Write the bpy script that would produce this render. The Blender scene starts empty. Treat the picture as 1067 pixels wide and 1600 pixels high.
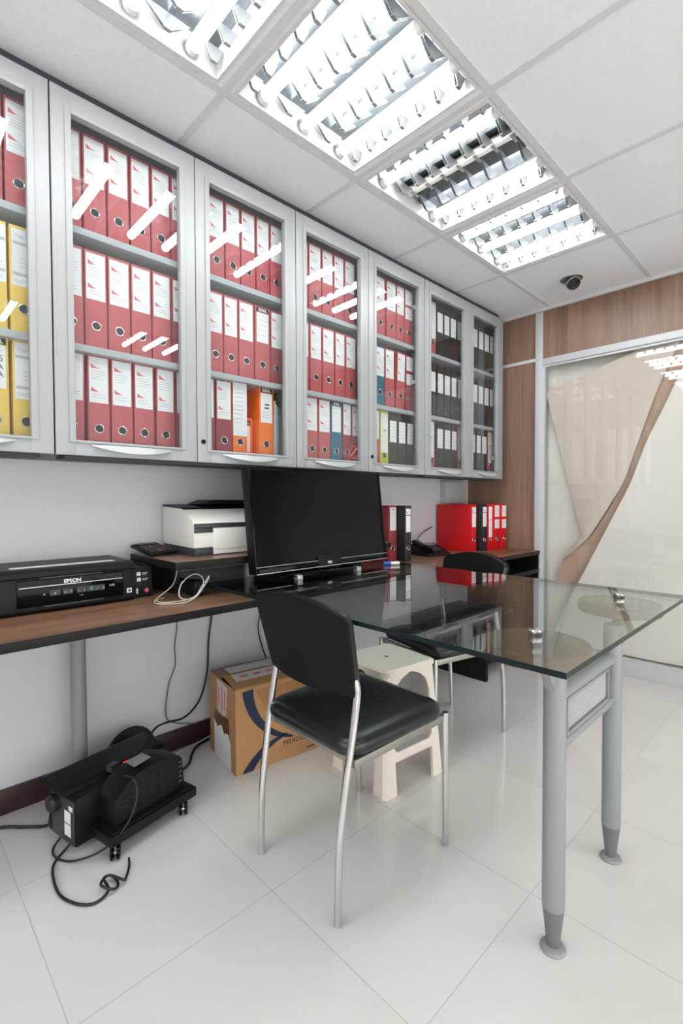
import bpy, bmesh, math, random
from math import sin, cos, pi, radians, sqrt
from mathutils import Vector, Matrix

random.seed(7)
SC = bpy.context.scene
COL = SC.collection

# ------------------------------------------------------------------ camera, world, exposure
cam_data = bpy.data.cameras.new('camera')
cam = bpy.data.objects.new('camera', cam_data)
COL.objects.link(cam)
SC.camera = cam
cam_data.sensor_fit = 'VERTICAL'
cam_data.sensor_height = 36.0
cam_data.sensor_width = 24.0
cam_data.lens = 753.8 * 36.0 / 1600.0
cam_data.clip_start = 0.02
ROWS = [[0.695454, 0.718565, -0.002948], [-0.016208, 0.019788, 0.999673], [-0.718388, 0.695178, -0.025408]]
cam.matrix_world = Matrix((
    (ROWS[0][0], ROWS[1][0], -ROWS[2][0], 0.0),
    (ROWS[0][1], ROWS[1][1], -ROWS[2][1], 0.0),
    (ROWS[0][2], ROWS[1][2], -ROWS[2][2], 1.075),
    (0, 0, 0, 1)))

world = bpy.data.worlds.new('world')
SC.world = world
world.use_nodes = True
world.node_tree.nodes['Background'].inputs[0].default_value = (0.965, 0.975, 1.0, 1)
world.node_tree.nodes['Background'].inputs[1].default_value = 3.9

SC.view_settings.view_transform = 'Standard'
SC.view_settings.look = 'None'
SC.view_settings.gamma = 1.0
SC.view_settings.use_curve_mapping = False
SC.view_settings.exposure = 0.0
TUBE_STRENGTH = 26.0
SC.cycles.use_denoising = True
SC.cycles.max_bounces = 10
SC.cycles.diffuse_bounces = 8
SC.cycles.glossy_bounces = 6
SC.cycles.transparent_max_bounces = 24
SC.cycles.caustics_reflective = False
SC.cycles.caustics_refractive = False
SC.cycles.sample_clamp_indirect = 4.0

# ------------------------------------------------------------------ key dimensions (metres)
WX = -1.985          # left wall face
FY = 3.268           # far wall face
CH = 2.36            # ceiling height
RX, BY = 1.6, -1.7   # right and back walls
DESK_Z = 0.725
DESK_X = -1.42
RISER_Z = 0.862
GLASS_Z = 0.768
CAB_X = -1.64        # front of the cabinet doors
CAB_Z0, CAB_Z1 = 1.215, 2.313


# ------------------------------------------------------------------ materials
def srgb(r, g, b):
    def f(c):
        c /= 255.0
        return c / 12.92 if c <= 0.04045 else ((c + 0.055) / 1.055) ** 2.4
    return (f(r), f(g), f(b), 1.0)


MATS = {}


def pbr(name, col, rough=0.5, metal=0.0, spec=0.5, noise=0.0, nscale=40.0, bump=0.0, bscale=200.0, coat=0.0, stretch=None, emit=None, estr=0.0):
    if name in MATS:
        return MATS[name]
    m = bpy.data.materials.new(name)
    m.use_nodes = True
    nt = m.node_tree
    b = nt.nodes['Principled BSDF']
    b.inputs['Base Color'].default_value = col
    b.inputs['Roughness'].default_value = rough
    b.inputs['Metallic'].default_value = metal
    b.inputs['Specular IOR Level'].default_value = spec
    b.inputs['Coat Weight'].default_value = coat
    b.inputs['Coat Roughness'].default_value = 0.08
    if emit:
        b.inputs['Emission Color'].default_value = emit
        b.inputs['Emission Strength'].default_value = estr
    tc = nt.nodes.new('ShaderNodeTexCoord')
    vec = tc.outputs['Object']
    if stretch:
        mp = nt.nodes.new('ShaderNodeMapping')
        mp.inputs['Scale'].default_value = stretch
        nt.links.new(vec, mp.inputs['Vector'])
        vec = mp.outputs['Vector']
    if noise > 0:
        n = nt.nodes.new('ShaderNodeTexNoise')
        n.inputs['Scale'].default_value = nscale
        n.inputs['Detail'].default_value = 4.0
        nt.links.new(vec, n.inputs['Vector'])
        mx = nt.nodes.new('ShaderNodeMix')
        mx.data_type = 'RGBA'
        mx.inputs['A'].default_value = tuple(c * (1 - noise) for c in col[:3]) + (1,)
        mx.inputs['B'].default_value = tuple(min(1, c * (1 + noise)) for c in col[:3]) + (1,)
        nt.links.new(n.outputs['Fac'], mx.inputs['Factor'])
        nt.links.new(mx.outputs['Result'], b.inputs['Base Color'])
    if bump > 0:
        n2 = nt.nodes.new('ShaderNodeTexNoise')
        n2.inputs['Scale'].default_value = bscale
        n2.inputs['Detail'].default_value = 3.0
        nt.links.new(vec, n2.inputs['Vector'])
        bp = nt.nodes.new('ShaderNodeBump')
        bp.inputs['Strength'].default_value = bump
        bp.inputs['Distance'].default_value = 0.002
        nt.links.new(n2.outputs['Fac'], bp.inputs['Height'])
        nt.links.new(bp.outputs['Normal'], b.inputs['Normal'])
    MATS[name] = m
    return m


def wood(name, dark, light, axis=1, rough=0.35, fine=60.0, spec=0.5):
    """Laminate with grain running along one object axis."""
    m = bpy.data.materials.new(name)
    m.use_nodes = True
    nt = m.node_tree
    b = nt.nodes['Principled BSDF']
    b.inputs['Roughness'].default_value = rough
    b.inputs['Specular IOR Level'].default_value = spec
    tc = nt.nodes.new('ShaderNodeTexCoord')
    mp = nt.nodes.new('ShaderNodeMapping')
    s = [1.0, 1.0, 1.0]
    s[axis] = 0.05
    mp.inputs['Scale'].default_value = s
    nt.links.new(tc.outputs['Object'], mp.inputs['Vector'])
    n1 = nt.nodes.new('ShaderNodeTexNoise')
    n1.inputs['Scale'].default_value = fine
    n1.inputs['Detail'].default_value = 6.0
    n1.inputs['Roughness'].default_value = 0.65
    n2 = nt.nodes.new('ShaderNodeTexNoise')
    n2.inputs['Scale'].default_value = fine * 0.18
    n2.inputs['Detail'].default_value = 3.0
    n2.inputs['Distortion'].default_value = 0.6
    for n in (n1, n2):
        nt.links.new(mp.outputs['Vector'], n.inputs['Vector'])
    ad = nt.nodes.new('ShaderNodeMath')
    ad.operation = 'ADD'
    nt.links.new(n1.outputs['Fac'], ad.inputs[0])
    nt.links.new(n2.outputs['Fac'], ad.inputs[1])
    ml = nt.nodes.new('ShaderNodeMath')
    ml.operation = 'MULTIPLY'
    ml.inputs[1].default_value = 0.5
    nt.links.new(ad.outputs[0], ml.inputs[0])
    cr = nt.nodes.new('ShaderNodeValToRGB')
    cr.color_ramp.elements[0].position = 0.33
    cr.color_ramp.elements[0].color = dark
    cr.color_ramp.elements[1].position = 0.66
    cr.color_ramp.elements[1].color = light
    nt.links.new(ml.outputs[0], cr.inputs['Fac'])
    nt.links.new(cr.outputs['Color'], b.inputs['Base Color'])
    MATS[name] = m
    return m


def glass(name, tint, f0=0.04, grow=0.96):
    """Clear sheet glass: transparent body plus a Schlick reflection on either face."""
    m = bpy.data.materials.new(name)
    m.use_nodes = True
    nt = m.node_tree
    nt.nodes.clear()
    out = nt.nodes.new('ShaderNodeOutputMaterial')
    tr = nt.nodes.new('ShaderNodeBsdfTransparent')
    tr.inputs['Color'].default_value = tint
    gl = nt.nodes.new('ShaderNodeBsdfGlossy')
    gl.inputs['Roughness'].default_value = 0.008
    gl.inputs['Color'].default_value = (1, 1, 1, 1)
    geo = nt.nodes.new('ShaderNodeNewGeometry')
    dt = nt.nodes.new('ShaderNodeVectorMath')
    dt.operation = 'DOT_PRODUCT'
    nt.links.new(geo.outputs['Incoming'], dt.inputs[0])
    nt.links.new(geo.outputs['Normal'], dt.inputs[1])
    prev = dt.outputs['Value']
    for op, v in (('ABSOLUTE', None), ('SUBTRACT', 1.0), ('POWER', 5.0), ('MULTIPLY', grow), ('ADD', f0)):
        n = nt.nodes.new('ShaderNodeMath')
        n.operation = op
        if op == 'SUBTRACT':
            n.inputs[0].default_value = v
            nt.links.new(prev, n.inputs[1])
        else:
            nt.links.new(prev, n.inputs[0])
            if v is not None:
                n.inputs[1].default_value = v
        n.use_clamp = op in ('ABSOLUTE', 'ADD', 'SUBTRACT')
        prev = n.outputs[0]
    mix = nt.nodes.new('ShaderNodeMixShader')
    nt.links.new(prev, mix.inputs[0])
    nt.links.new(tr.outputs[0], mix.inputs[1])
    nt.links.new(gl.outputs[0], mix.inputs[2])
    nt.links.new(mix.outputs[0], out.inputs['Surface'])
    MATS[name] = m
    return m


def floor_material():
    m = bpy.data.materials.new('porcelain_tile')
    m.use_nodes = True
    nt = m.node_tree
    b = nt.nodes['Principled BSDF']
    tc = nt.nodes.new('ShaderNodeTexCoord')
    sep = nt.nodes.new('ShaderNodeSeparateXYZ')
    nt.links.new(tc.outputs['Object'], sep.inputs[0])

    def M(op, a, bb=None, clamp=False):
        n = nt.nodes.new('ShaderNodeMath')
        n.operation = op
        n.use_clamp = clamp
        for i, v in enumerate((a, bb)):
            if v is None:
                continue
            if isinstance(v, (int, float)):
                n.inputs[i].default_value = v
            else:
                nt.links.new(v, n.inputs[i])
        return n.outputs[0]
    masks = []
    cells = []
    for ax, off in (('X', -0.57), ('Y', 0.265)):
        u = M('DIVIDE', M('SUBTRACT', sep.outputs[ax], off), 0.5)
        fr = M('FRACT', u)
        cells.append(M('FLOOR', u))
        d = M('MINIMUM', fr, M('SUBTRACT', 1.0, fr))
        masks.append(M('LESS_THAN', d, 0.0024))
    grout = M('MAXIMUM', masks[0], masks[1])
    cb = nt.nodes.new('ShaderNodeCombineXYZ')
    nt.links.new(cells[0], cb.inputs[0])
    nt.links.new(cells[1], cb.inputs[1])
    wn = nt.nodes.new('ShaderNodeTexWhiteNoise')
    nt.links.new(cb.outputs[0], wn.inputs['Vector'])
    nz = nt.nodes.new('ShaderNodeTexNoise')
    nz.inputs['Scale'].default_value = 3.0
    nz.inputs['Detail'].default_value = 5.0
    nt.links.new(tc.outputs['Object'], nz.inputs['Vector'])
    fac = M('ADD', M('MULTIPLY', wn.outputs['Value'], 0.35), M('MULTIPLY', nz.outputs['Fac'], 0.65))
    mx = nt.nodes.new('ShaderNodeMix')
    mx.data_type = 'RGBA'
    mx.inputs['A'].default_value = srgb(211, 206, 201)
    mx.inputs['B'].default_value = srgb(225, 221, 216)
    nt.links.new(fac, mx.inputs['Factor'])
    mg = nt.nodes.new('ShaderNodeMix')
    mg.data_type = 'RGBA'
    mg.inputs['B'].default_value = srgb(184, 181, 174)
    nt.links.new(grout, mg.inputs['Factor'])
    nt.links.new(mx.outputs['Result'], mg.inputs['A'])
    nt.links.new(mg.outputs['Result'], b.inputs['Base Color'])
    rg = M('ADD', 0.06, M('MULTIPLY', grout, 0.5))
    nt.links.new(rg, b.inputs['Roughness'])
    b.inputs['Specular IOR Level'].default_value = 0.5
    return m


M_WALL = pbr('painted_wall', srgb(214, 212, 216), 0.6, noise=0.015, nscale=8, bump=0.15, bscale=120)
M_CEIL = pbr('mineral_ceiling_tile', srgb(238, 236, 236), 0.85, noise=0.05, nscale=90, bump=0.5, bscale=260)
M_TBAR = pbr('ceiling_grid_paint', srgb(214, 215, 215), 0.45)
M_FLOOR = floor_material()
M_BASE = pbr('dark_brown_baseboard', srgb(52, 34, 30), 0.35, noise=0.2, nscale=30)
M_ALU = pbr('satin_aluminium', srgb(200, 202, 204), 0.4, metal=0.1, noise=0.03, nscale=60)
M_WOODPANEL = wood('oak_wall_laminate', srgb(112, 86, 70), srgb(152, 122, 102), axis=2, rough=0.4, fine=55)
M_CAB = pbr('silver_grey_cabinet_paint', srgb(162, 165, 166), 0.4, metal=0.05, noise=0.02, nscale=30)
M_CABIN = pbr('grey_cabinet_interior', srgb(120, 128, 132), 0.6, noise=0.03)
M_SHELF = pbr('grey_shelf_edge', srgb(172, 178, 181), 0.45, noise=0.02)
M_DARKGAP = pbr('dark_grey_cornice', srgb(56, 62, 70), 0.6)
M_HANDLE = pbr('pale_silver_handle', srgb(196, 199, 200), 0.3, metal=0.2)
M_PANE = glass('cabinet_pane_glass', (0.95, 0.965, 0.965, 1), f0=0.05)
M_TABLEGLASS = glass('table_glass', (0.80, 0.87, 0.85, 1), f0=0.05)
M_PARTGLASS = glass('partition_glass', (0.95, 0.96, 0.95, 1), f0=0.03, grow=0.6)
M_GLASSEDGE = pbr('dark_green_glass_edge', srgb(8, 26, 28), 0.3, spec=0.3)
M_DESK = wood('brown_desk_laminate', srgb(88, 63, 47), srgb(154, 116, 88), axis=1, rough=0.3, fine=45)
M_DESKEDGE = pbr('dark_desk_edge', srgb(21, 17, 16), 0.5, spec=0.25, noise=0.1)
M_DISC = wood('brown_disc_laminate', srgb(96, 64, 46), srgb(130, 94, 72), axis=1, rough=0.45, fine=45)
M_GREYTUBE = pbr('grey_powder_coat', srgb(142, 145, 145), 0.45, metal=0.1, noise=0.05, nscale=200)
M_DARKTUBE = pbr('darker_grey_sleeve', srgb(112, 115, 115), 0.5, metal=0.1, noise=0.05, nscale=200)
M_CHROME = pbr('chrome', srgb(214, 214, 212), 0.14, metal=1.0, noise=0.05, nscale=40)
M_DULLCHROME = pbr('worn_chrome_rail', srgb(170, 166, 156), 0.35, metal=0.8, noise=0.18, nscale=70)
M_VINYL = pbr('black_vinyl', srgb(15, 20, 22), 0.30, spec=0.6, noise=0.1, nscale=12, bump=0.12, bscale=350)
M_VINYLBACK = pbr('black_backrest_shell', srgb(14, 14, 14), 0.6, spec=0.2, noise=0.1, nscale=30, bump=0.1, bscale=400)
M_BLACKPLASTIC = pbr('black_plastic', srgb(15, 15, 17), 0.45, spec=0.25, noise=0.1, nscale=60, bump=0.1, bscale=300)
M_BLACKGLOSS = pbr('glossy_black', srgb(6, 6, 7), 0.12, spec=0.15, noise=0.05)
M_SCREEN = pbr('television_screen', srgb(5, 5, 6), 0.12, spec=0.18)
M_BLACKRUB = pbr('black_rubber_cable', srgb(26, 27, 29), 0.45)
M_GREYCABLE = pbr('grey_cable', srgb(104, 102, 100), 0.5)
M_WHITECABLE = pbr('white_cable', srgb(200, 198, 192), 0.5)
M_WHITEPLASTIC = pbr('printer_white_plastic', srgb(228, 226, 218), 0.42, noise=0.02, nscale=20)
M_CHARCOAL = pbr('charcoal_plastic', srgb(52, 55, 60), 0.45, noise=0.04)
M_PAPER = pbr('white_paper', srgb(236, 236, 236), 0.7, noise=0.02, nscale=50)
M_PAPERBLOCK = pbr('paper_block', srgb(214, 210, 200), 0.8, noise=0.08, nscale=300, stretch=(1, 30, 1))
M_PRINTGREY = pbr('grey_print', srgb(190, 190, 194), 0.7)
M_PRINTDARK = pbr('dark_print', srgb(60, 60, 62), 0.7)
M_PRINTRED = pbr('red_print', srgb(222, 104, 112), 0.65)
M_BLACKINK = pbr('black_ink', srgb(24, 24, 26), 0.6)
M_WHITEINK = pbr('white_ink', srgb(225, 228, 230), 0.5)
M_SILVERINK = pbr('silver_stripe', srgb(190, 195, 198), 0.3, metal=0.6)
M_HOLE = pbr('dark_finger_hole', srgb(24, 24, 28), 0.6)
M_RING = pbr('nickel_ring', srgb(222, 222, 220), 0.25, metal=0.9)
BINDER = {
    'red': pbr('red_binder_board', srgb(186, 88, 91), 0.5, noise=0.05, nscale=120),
    'dark red': pbr('dark_red_binder_board', srgb(150, 60, 68), 0.5, noise=0.05, nscale=120),
    'bright red': pbr('bright_red_binder_board', srgb(208, 18, 26), 0.42, noise=0.05, nscale=120),
    'yellow': pbr('yellow_binder_board', srgb(232, 196, 84), 0.5, noise=0.05, nscale=120),
    'yellow-green': pbr('yellow_green_binder_board', srgb(196, 196, 40), 0.5, noise=0.05, nscale=120),
    'teal': pbr('teal_binder_board', srgb(38, 104, 126), 0.5, noise=0.05, nscale=120),
    'orange': pbr('orange_binder_board', srgb(238, 116, 28), 0.5, noise=0.05, nscale=120),
    'black': pbr('black_binder_board', srgb(33, 33, 35), 0.5, noise=0.12, nscale=160),
}
M_CARD = pbr('brown_cardboard', srgb(176, 132, 88), 0.8, noise=0.08, nscale=25, bump=0.15, bscale=80)
M_CARDDARK = pbr('brown_packing_tape', srgb(112, 78, 56), 0.35, noise=0.12, nscale=30)
M_TAPEBROWN = pbr('clear_brown_tape', srgb(160, 112, 72), 0.35, noise=0.25, nscale=20, stretch=(1, 8, 0.6))
M_NAVY = pbr('navy_print', srgb(24, 38, 66), 0.6)
M_CLEARTAPE = pbr('pale_label_tape', srgb(208, 200, 196), 0.4, noise=0.06, nscale=60)
M_STOOL = pbr('ivory_plastic', srgb(236, 225, 213), 0.35, noise=0.02, nscale=20)
M_REFLECTOR = pbr('mirror_aluminium_louvre', srgb(226, 230, 233), 0.16, metal=0.95, noise=0.06, nscale=14)
M_BLADE = pbr('satin_louvre_blade', srgb(186, 190, 192), 0.3, metal=0.75, noise=0.05, nscale=14)
M_TRAY = pbr('brushed_reflector_tray', srgb(112, 118, 122), 0.35, metal=0.85, noise=0.12, nscale=9)
M_LAMPHOLDER = pbr('white_lampholder', srgb(240, 240, 238), 0.4)
M_DEADTUBE = pbr('unlit_tube_glass', srgb(232, 230, 222), 0.25)
M_TUBE = pbr('lit_fluorescent_tube', (0.9, 0.9, 0.9, 1), 0.4, emit=(0.97, 0.985, 1.0, 1), estr=TUBE_STRENGTH)
M_REDLED = pbr('lit_red_switch', srgb(160, 20, 14), 0.3, emit=(1.0, 0.06, 0.03, 1), estr=2.2)
M_CLOTH = pbr('beige_curtain_cloth', srgb(222, 208, 198), 0.85, noise=0.04, nscale=10, bump=0.25, bscale=500, stretch=(3, 1, 0.3))
M_CLOTHPALE = pbr('pale_cream_sheet', srgb(240, 232, 226), 0.85, noise=0.03, nscale=6)
M_CLOTHTAN = pbr('tan_fold_shade', srgb(202, 170, 150), 0.85, noise=0.08, nscale=8)  # darker than the beige cloth: the fold's shade is put into its colour
M_MESHPANEL = pbr('perforated_steel', srgb(176, 178, 178), 0.5, metal=0.4, noise=0.3, nscale=420)
M_GUNMETAL = pbr('gunmetal_spotlight', srgb(150, 150, 150), 0.3, metal=0.9)
M_BOXGREY = pbr('pale_grey_trunking', srgb(196, 194, 194), 0.5)
M_BLUE = pbr('blue_cap_plastic', srgb(40, 96, 190), 0.4)
M_GREENLED = pbr('teal_button', srgb(60, 150, 130), 0.4)
M_SILVERTAG = pbr('silver_sticker', srgb(150, 152, 154), 0.35, metal=0.3)


# ------------------------------------------------------------------ mesh helpers
def new_bm():
    return bmesh.new()


def merge(dst, src, M=None, mat=0, bevel=0.0, segs=2):
    if bevel > 0:
        bmesh.ops.bevel(src, geom=list(src.edges), offset=bevel, segments=segs, profile=0.6, affect='EDGES', clamp_overlap=True)
    if M is not None:
        bmesh.ops.transform(src, matrix=M, verts=src.verts)
    vmap = {}
    for v in src.verts:
        vmap[v] = dst.verts.new(v.co)
    for f in src.faces:
        try:
            nf = dst.faces.new([vmap[v] for v in f.verts])
            nf.material_index = mat if mat is not None else f.material_index
        except ValueError:
            pass
    src.free()


def box(bm, x0, x1, y0, y1, z0, z1, bev=0.0, mat=0, M=None, segs=2):
    t = new_bm()
    vs = [t.verts.new((x, y, z)) for x in (x0, x1) for y in (y0, y1) for z in (z0, z1)]
    for q in ((0, 1, 3, 2), (4, 6, 7, 5), (0, 4, 5, 1), (2, 3, 7, 6), (0, 2, 6, 4), (1, 5, 7, 3)):
        t.faces.new([vs[i] for i in q])
    bmesh.ops.recalc_face_normals(t, faces=t.faces)
    merge(bm, t, M, mat, bev, segs)
    return bm


def prism(bm, pts, axis, a, b, bev=0.0, mat=0, M=None, segs=2):
    """Extrude a polygon: axis 'x' takes (y,z) points, 'y' takes (x,z), 'z' takes (x,y)."""
    t = new_bm()

    def P(p, d):
        return {'x': (d, p[0], p[1]), 'y': (p[0], d, p[1]), 'z': (p[0], p[1], d)}[axis]
    lo = [t.verts.new(P(p, a)) for p in pts]
    hi = [t.verts.new(P(p, b)) for p in pts]
    t.faces.new(lo[::-1])
    t.faces.new(hi)
    n = len(pts)
    for i in range(n):
        j = (i + 1) % n
        t.faces.new((lo[i], lo[j], hi[j], hi[i]))
    bmesh.ops.recalc_face_normals(t, faces=t.faces)
    merge(bm, t, M, mat, bev, segs)
    return bm


def frame_of(d):
    d = Vector(d).normalized()
    up = Vector((0, 0, 1)) if abs(d.z) < 0.95 else Vector((0, 1, 0))
    a = d.cross(up).normalized()
    return a, a.cross(d).normalized(), d


def lathe(bm, profile, base, axis=(0, 0, 1), n=28, mat=0):
    """Revolve (radius, height) pairs about an axis through base."""
    a, b, d = frame_of(axis)
    base = Vector(base)
    t = new_bm()
    rings = []
    for r, hgt in profile:
        c = base + d * hgt
        if r < 1e-6:
            rings.append([t.verts.new(c)])
        else:
            rings.append([t.verts.new(c + (a * cos(2 * pi * i / n) + b * sin(2 * pi * i / n)) * r) for i in range(n)])
    for r0, r1 in zip(rings, rings[1:]):
        if len(r0) == 1 and len(r1) == 1:
            continue
        for i in range(n):
            j = (i + 1) % n
            if len(r0) == 1:
                t.faces.new((r0[0], r1[i], r1[j]))
            elif len(r1) == 1:
                t.faces.new((r0[i], r0[j], r1[0]))
            else:
                t.faces.new((r0[i], r0[j], r1[j], r1[i]))
    for ring, flip in ((rings[0], True), (rings[-1], False)):
        if len(ring) > 1:
            t.faces.new(ring[::-1] if flip else ring)
    bmesh.ops.recalc_face_normals(t, faces=t.faces)
    merge(bm, t, None, mat)
    return bm


def cyl(bm, p0, p1, r0, r1=None, n=24, mat=0, bev=0.0):
    p0, p1 = Vector(p0), Vector(p1)
    r1 = r0 if r1 is None else r1
    L = (p1 - p0).length
    if bev > 0:
        prof = [(0, 0), (r0 - bev, 0), (r0, bev), (r1, L - bev), (r1 - bev, L), (0, L)]
    else:
        prof = [(0, 0), (r0, 0), (r1, L), (0, L)]
    return lathe(bm, prof, p0, p1 - p0, n, mat)


def smooth_path(pts, per=8):
    P = [Vector(p) for p in pts]
    if len(P) < 3:
        return P
    out = []
    ext = [P[0] * 2 - P[1]] + P + [P[-1] * 2 - P[-2]]
    for i in range(1, len(ext) - 2):
        p0, p1, p2, p3 = ext[i - 1:i + 3]
        for k in range(per):
            t = k / per
            out.append(0.5 * ((2 * p1) + (p2 - p0) * t + (2 * p0 - 5 * p1 + 4 * p2 - p3) * t * t + (3 * p1 - p0 - 3 * p2 + p3) * t ** 3))
    out.append(P[-1])
    return out


def tube(bm, pts, r, n=12, per=8, mat=0, smooth=True, closed=False):
    P = smooth_path(pts, per) if smooth else [Vector(p) for p in pts]
    t = new_bm()
    rings = []
    prev = None
    for i, p in enumerate(P):
        d = (P[min(i + 1, len(P) - 1)] - P[max(i - 1, 0)]).normalized()
        if prev is None:
            a, b, _ = frame_of(d)
        else:
            a = (prev - d * prev.dot(d)).normalized()
            b = a.cross(d).normalized()
        prev = a
        rings.append([t.verts.new(p + (a * cos(2 * pi * k / n) + b * sin(2 * pi * k / n)) * r) for k in range(n)])
    for r0, r1 in zip(rings, rings[1:]):
        for k in range(n):
            j = (k + 1) % n
            t.faces.new((r0[k], r0[j], r1[j], r1[k]))
    if not closed:
        t.faces.new(rings[0][::-1])
        t.faces.new(rings[-1])
    bmesh.ops.recalc_face_normals(t, faces=t.faces)
    merge(bm, t, None, mat)
    return bm


def torus(bm, c, axis, R, r, n=24, m=8, mat=0):
    a, b, d = frame_of(axis)
    c = Vector(c)
    t = new_bm()
    g = []
    for i in range(n):
        u = 2 * pi * i / n
        e = a * cos(u) + b * sin(u)
        g.append([t.verts.new(c + e * (R + r * cos(2 * pi * k / m)) + d * (r * sin(2 * pi * k / m))) for k in range(m)])
    for i in range(n):
        for k in range(m):
            t.faces.new((g[i][k], g[(i + 1) % n][k], g[(i + 1) % n][(k + 1) % m], g[i][(k + 1) % m]))
    bmesh.ops.recalc_face_normals(t, faces=t.faces)
    merge(bm, t, None, mat)
    return bm


def grid_sheet(bm, fn, nu, nv, thick=0.0, mat=0):
    """A sheet with real thickness: fn(u, v) -> point and the back is offset along +y."""
    t = new_bm()
    lay = []
    for off in (0.0, thick):
        lay.append([[t.verts.new(Vector(fn(i / nu, j / nv)) + Vector((0, off, 0))) for j in range(nv + 1)] for i in range(nu + 1)])
    for L in lay:
        for i in range(nu):
            for j in range(nv):
                t.faces.new((L[i][j], L[i + 1][j], L[i + 1][j + 1], L[i][j + 1]))
    A, B = lay
    for i in range(nu):
        for j in (0, nv):
            t.faces.new((A[i][j], A[i + 1][j], B[i + 1][j], B[i][j]))
    for j in range(nv):
        for i in (0, nu):
            t.faces.new((A[i][j], A[i][j + 1], B[i][j + 1], B[i][j]))
    bmesh.ops.recalc_face_normals(t, faces=t.faces)
    merge(bm, t, None, mat)
    return bm


def text(bm, body, size, M, mat=0, depth=0.0004, align='LEFT', bold=0.0, sx=1.0):
    """Lettering in the XY plane of M, turned into mesh."""
    c = bpy.data.curves.new('lettering', 'FONT')
    c.body = body
    c.size = size
    c.align_x = align
    c.extrude = depth
    c.offset = bold
    c.resolution_u = 3
    o = bpy.data.objects.new('lettering', c)
    COL.objects.link(o)
    bpy.context.view_layer.update()
    me = bpy.data.meshes.new_from_object(o)
    t = new_bm()
    t.from_mesh(me)
    bpy.data.objects.remove(o)
    bpy.data.meshes.remove(me)
    bpy.data.curves.remove(c)
    merge(bm, t, M @ Matrix.Diagonal((sx, 1, 1, 1)), mat)
    return bm


def face_x(x, y, z, roll=0.0):
    """Plane facing +x: text runs along +y, up is +z."""
    return Matrix.Translation((x, y, z)) @ Matrix(((0, 0, 1, 0), (1, 0, 0, 0), (0, 1, 0, 0), (0, 0, 0, 1))) @ Matrix.Rotation(roll, 4, 'Z')


def face_my(x, y, z):
    """Plane facing -y: text runs along +x, up is +z."""
    return Matrix.Translation((x, y, z)) @ Matrix.Rotation(pi / 2, 4, 'X')


ROOT_INV = {}


def emit(name, bm, mats, parent=None, angle=35):
    """Link a bmesh as one mesh object; vertices are in world coordinates unless the parent moves them."""
    if not isinstance(mats, (list, tuple)):
        mats = [mats]
    if parent is not None:
        inv = ROOT_INV.get(parent.name)
        if inv is not None:
            bmesh.ops.transform(bm, matrix=inv, verts=bm.verts)
    me = bpy.data.meshes.new(name)
    bm.to_mesh(me)
    bm.free()
    for m in mats:
        me.materials.append(m)
    me.polygons.foreach_set('use_smooth', [True] * len(me.polygons))
    me.set_sharp_from_angle(angle=radians(angle))
    o = bpy.data.objects.new(name, me)
    COL.objects.link(o)
    if parent is not None:
        o.parent = parent
        if parent.name in ROOT_INV:
            ROOT_INV[o.name] = ROOT_INV[parent.name]
    return o


def tag(o, label, cat, group=None):
    o['label'] = label
    o['category'] = cat
    if group:
        o['group'] = group
    return o


def thing(name, label, cat, loc=(0, 0, 0), rz=0.0, group=None, local=False):
    """Empty at the thing's base. Parts are drawn in world coordinates unless local=True."""
    o = bpy.data.objects.new(name, None)
    o.empty_display_size = 0.05
    COL.objects.link(o)
    o.location = loc
    o.rotation_euler = (0, 0, rz)
    if not local:
        ROOT_INV[o.name] = (Matrix.Translation(loc) @ Matrix.Rotation(rz, 4, 'Z')).inverted()
    return tag(o, label, cat, group)


def struct(name, bm, mats, parent=None, angle=35):
    o = emit(name, bm, mats, parent, angle)
    o['kind'] = 'structure'
    return o


# ------------------------------------------------------------------ room shell
b = new_bm(); box(b, WX - 0.1, RX + 0.1, BY - 0.1, FY + 1.2, -0.08, 0.0); struct('floor', b, M_FLOOR)
b = new_bm(); box(b, WX - 0.1, WX, BY, FY + 1.2, 0.0, CH + 0.25); struct('wall_left', b, M_WALL)
b = new_bm()         # right-hand wall, with a low opening for the added fill window
WRY0, WRY1, WRZ0, WRZ1 = -1.5, 3.05, 0.12, 1.5
box(b, RX, RX + 0.1, BY, WRY0, 0.0, CH + 0.25)
box(b, RX, RX + 0.1, WRY1, FY + 1.2, 0.0, CH + 0.25)
box(b, RX, RX + 0.1, WRY0, WRY1, 0.0, WRZ0)
box(b, RX, RX + 0.1, WRY0, WRY1, WRZ1, CH + 0.25)
struct('wall_right', b, M_WALL)
b = new_bm()
box(b, RX + 0.03, RX + 0.07, WRY0, WRY1, WRZ0, WRZ0 + 0.04)
box(b, RX + 0.03, RX + 0.07, WRY0, WRY1, WRZ1 - 0.04, WRZ1)
for k in range(5):
    yy = WRY0 + 0.02 + (WRY1 - WRY0 - 0.04) * k / 4
    box(b, RX + 0.03, RX + 0.07, yy - 0.02, yy + 0.02, WRZ0 + 0.04, WRZ1 - 0.04)
w3 = struct('fill_window', b, M_ALU)  # unseen glazing, added to let daylight onto the ceiling and far end
b = new_bm(); box(b, RX + 0.047, RX + 0.053, WRY0 + 0.04, WRY1 - 0.04, WRZ0 + 0.04, WRZ1 - 0.04)
struct('pane', b, M_PARTGLASS, w3)
b = new_bm()         # wall behind the camera with a wide daylight window
WBX0, WBX1, WBZ0, WBZ1 = -1.6, 1.35, 0.75, 2.2
box(b, WX - 0.1, WBX0, BY - 0.1, BY, 0.0, CH + 0.25)
box(b, WBX1, RX + 0.1, BY - 0.1, BY, 0.0, CH + 0.25)
box(b, WBX0, WBX1, BY - 0.1, BY, 0.0, WBZ0)
box(b, WBX0, WBX1, BY - 0.1, BY, WBZ1, CH + 0.25)
struct('wall_back', b, M_WALL)
b = new_bm()
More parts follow.
